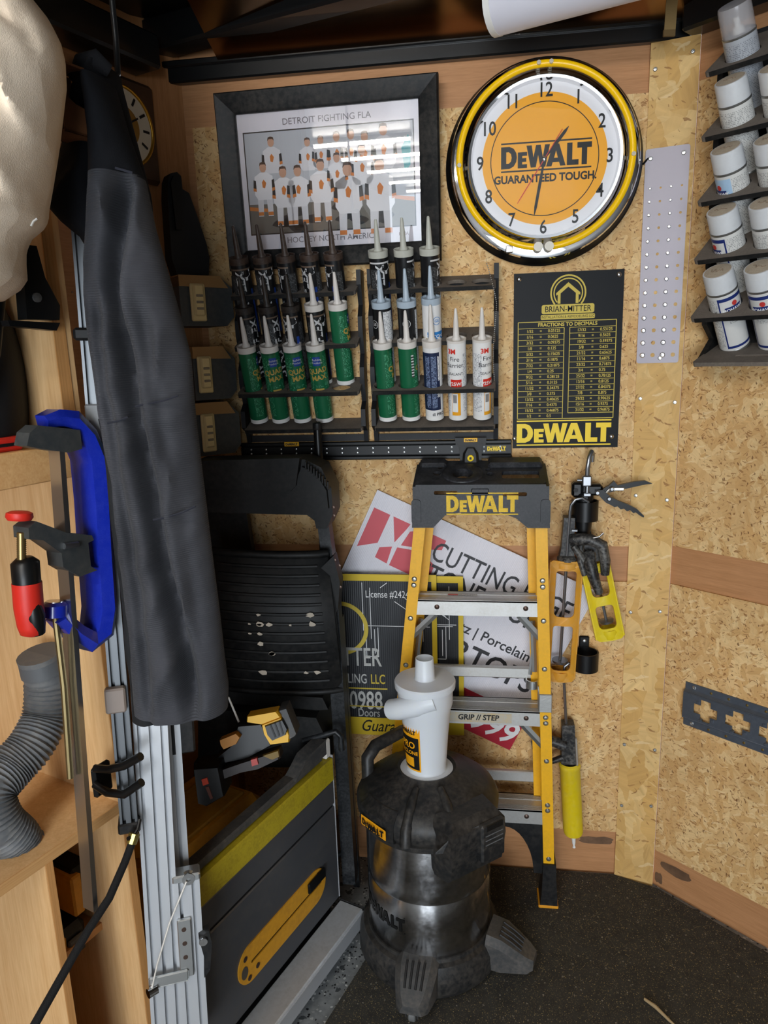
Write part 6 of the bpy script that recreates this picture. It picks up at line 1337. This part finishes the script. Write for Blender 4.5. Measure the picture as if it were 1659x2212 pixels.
# ================================================================ small wooden clock on the left wall
x,z=loc('L',258,272,-.44); wc=thing('wooden_clock','square brown wooden clock with gilt ring half hidden by the jacket','clock',wpt('L',x,-.447,z-.12),th('L'))
obj('board',B().box(-.115,.115,-.02,0,.0,.235,.010),mat('dark walnut','#4a3222',.5,vary=.2),wc); CM2=T(0,-.021,.118)@WALL
obj('dial',B().lathe([(.088,0),(.086,.004),(0,.004)],48,CM2),mat('ivory dial','#d8d0bd',.5),wc); obj('gilt_ring',B().ring(.089,.0045,56,8,CM2@T(0,0,.004)),mat('gilt','#c79a3a',.3,.9),wc,60); obj('dial_centre',B().lathe([(.046,.0045),(0,.005)],32,CM2),mat('gilt centre','#a8803c',.4,.6),wc)
for i in range(12):
    a=2*PI*i/12; obj('hour_mark',B().box(-.003,.003,.058,.078,.0046,.0052,0,CM2@Matrix.Rotation(-a,4,'Z')),M_ink,wc,0)
obj('hands',B().box(-.002,.002,0,.05,.0055,.006,0,CM2@Matrix.Rotation(R_(-60),4,'Z')),M_ink,wc,0)

# ================================================================ pouch and latch boxes in the left corner
def cp(px,py,off): x,z=loc('C',px,py,off); return wpt('C',x,off,z)
p0=cp(395,600,.06); pu=thing('saw_sheath','black tapered tool sheath hanging in the left corner','sheath',p0,th('C')); 
o_,t_,n_=axes('C')
def cpoly(pl,off): 
    out=[]
    for px,py in pl: x,z=loc('C',px,py,off); q_=wpt('C',x,off,z)-p0; out.append((q_.dot(t_),q_.z))
    return out
obj('sheath_body',B().prism(cpoly([(357,392),(362,378),(376,375),(385,384),(388,412),(402,420),(420,470),(440,530),(446,560),(444,602),(380,606),(365,560),(356,430)],.06),-.025,.02,WALL),mat('black sheath','#0f1012',.65),pu,30); obj('sheath_spine',B().prism(cpoly([(360,398),(366,384),(378,384),(382,412),(385,500),(372,500)],.06),.02,.030,WALL),M_blk2,pu,30)
M_box=mat('dark grey box plastic','#3a3e40',.5,dust=.25,dustcol='#6a655c'); M_latch=mat('tan metal latch','#dcc894',.4,.2); M_lidc=mat('amber clear lid','#a07a4c',.3,alpha=.9)
def lbox(label,l,r,t,b,ll,lr,lt_,lb_):
    off=.135; x0,z1=loc('C',l,t,off); x1,z0=loc('C',r,b,off-.06); w=max(.10,x1-x0); c=wpt('C',(x0+x1)/2,0,z0)
    o=thing('latch_box',label,'storage box',c,th('C'),'latch boxes on the corner wall'); h=z1-z0
    pr=[(-w/2,0),(w/2-.02,0),(w/2,.022),(w/2,h*.78),(w/2-.03,h),(-w/2,h)]
    obj('box_body',B().prism(pr,.02,off,WALL),M_box,o,20); obj('box_back',B().box(-w/2+.01,w/2-.01,-.025,0,.01,h-.01),M_blk2,o,0)
    obj('clear_lid',B().prism([(-w/2,h*.80),(w/2-.012,h*.78),(w/2-.034,h+.003),(-w/2,h+.003)],off-.10,off+.004,WALL),M_lidc,o,0)
    a0,zz1=loc('C',ll,lt_,off+.004); a1,zz0=loc('C',lr,lb_,off+.004); m=(x0+x1)/2; a0-=m; a1-=m; zz0-=z0; zz1-=z0
    la=obj('latch',B().box(a0,a1,-off-.010,-off,zz0,zz1,.003).box(a0+.006,a1-.006,-off-.017,-off-.008,zz0+.012,zz1-.002,.004),M_latch,o)
    for k in range(3): z_=zz0+(zz1-zz0)*(.30+.17*k); obj('latch_slot',B().box(a0+.011,a1-.011,-off-.019,-off-.0165,z_,z_+.006,.001),mat('worn latch slot','#8c8272',.5,.4) if 'worn latch slot' not in bpy.data.materials else bpy.data.materials['worn latch slot'],la)
    return o
lbox('dark grey latch box with tan clasp, uppermost in the left corner',384,486,596,706,408,447,612,694)
lbox('dark grey latch box with tan clasp, middle one in the left corner',414,493,752,858,424,461,770,848)
lbox('dark grey latch box with tan clasp, lowest one in the left corner',420,502,874,972,432,468,895,974)
# wood splinter on the mat
w0=flo(1392,2158,.012); w1=flo(1470,2225,.012); sp=obj('wood_splinter',B().sweep([Vector((0,0,0)),(w1-w0)*.3+Vector((.002,0,.003)),(w1-w0)*.7,(w1-w0)],[.004,.0055,.004,.001],6,True,None,.6),mat('pale splinter','#b79d74',.8),None,30); sp.location=w0; tag(sp,'pale wood splinter lying on the rubber mat','splinter')
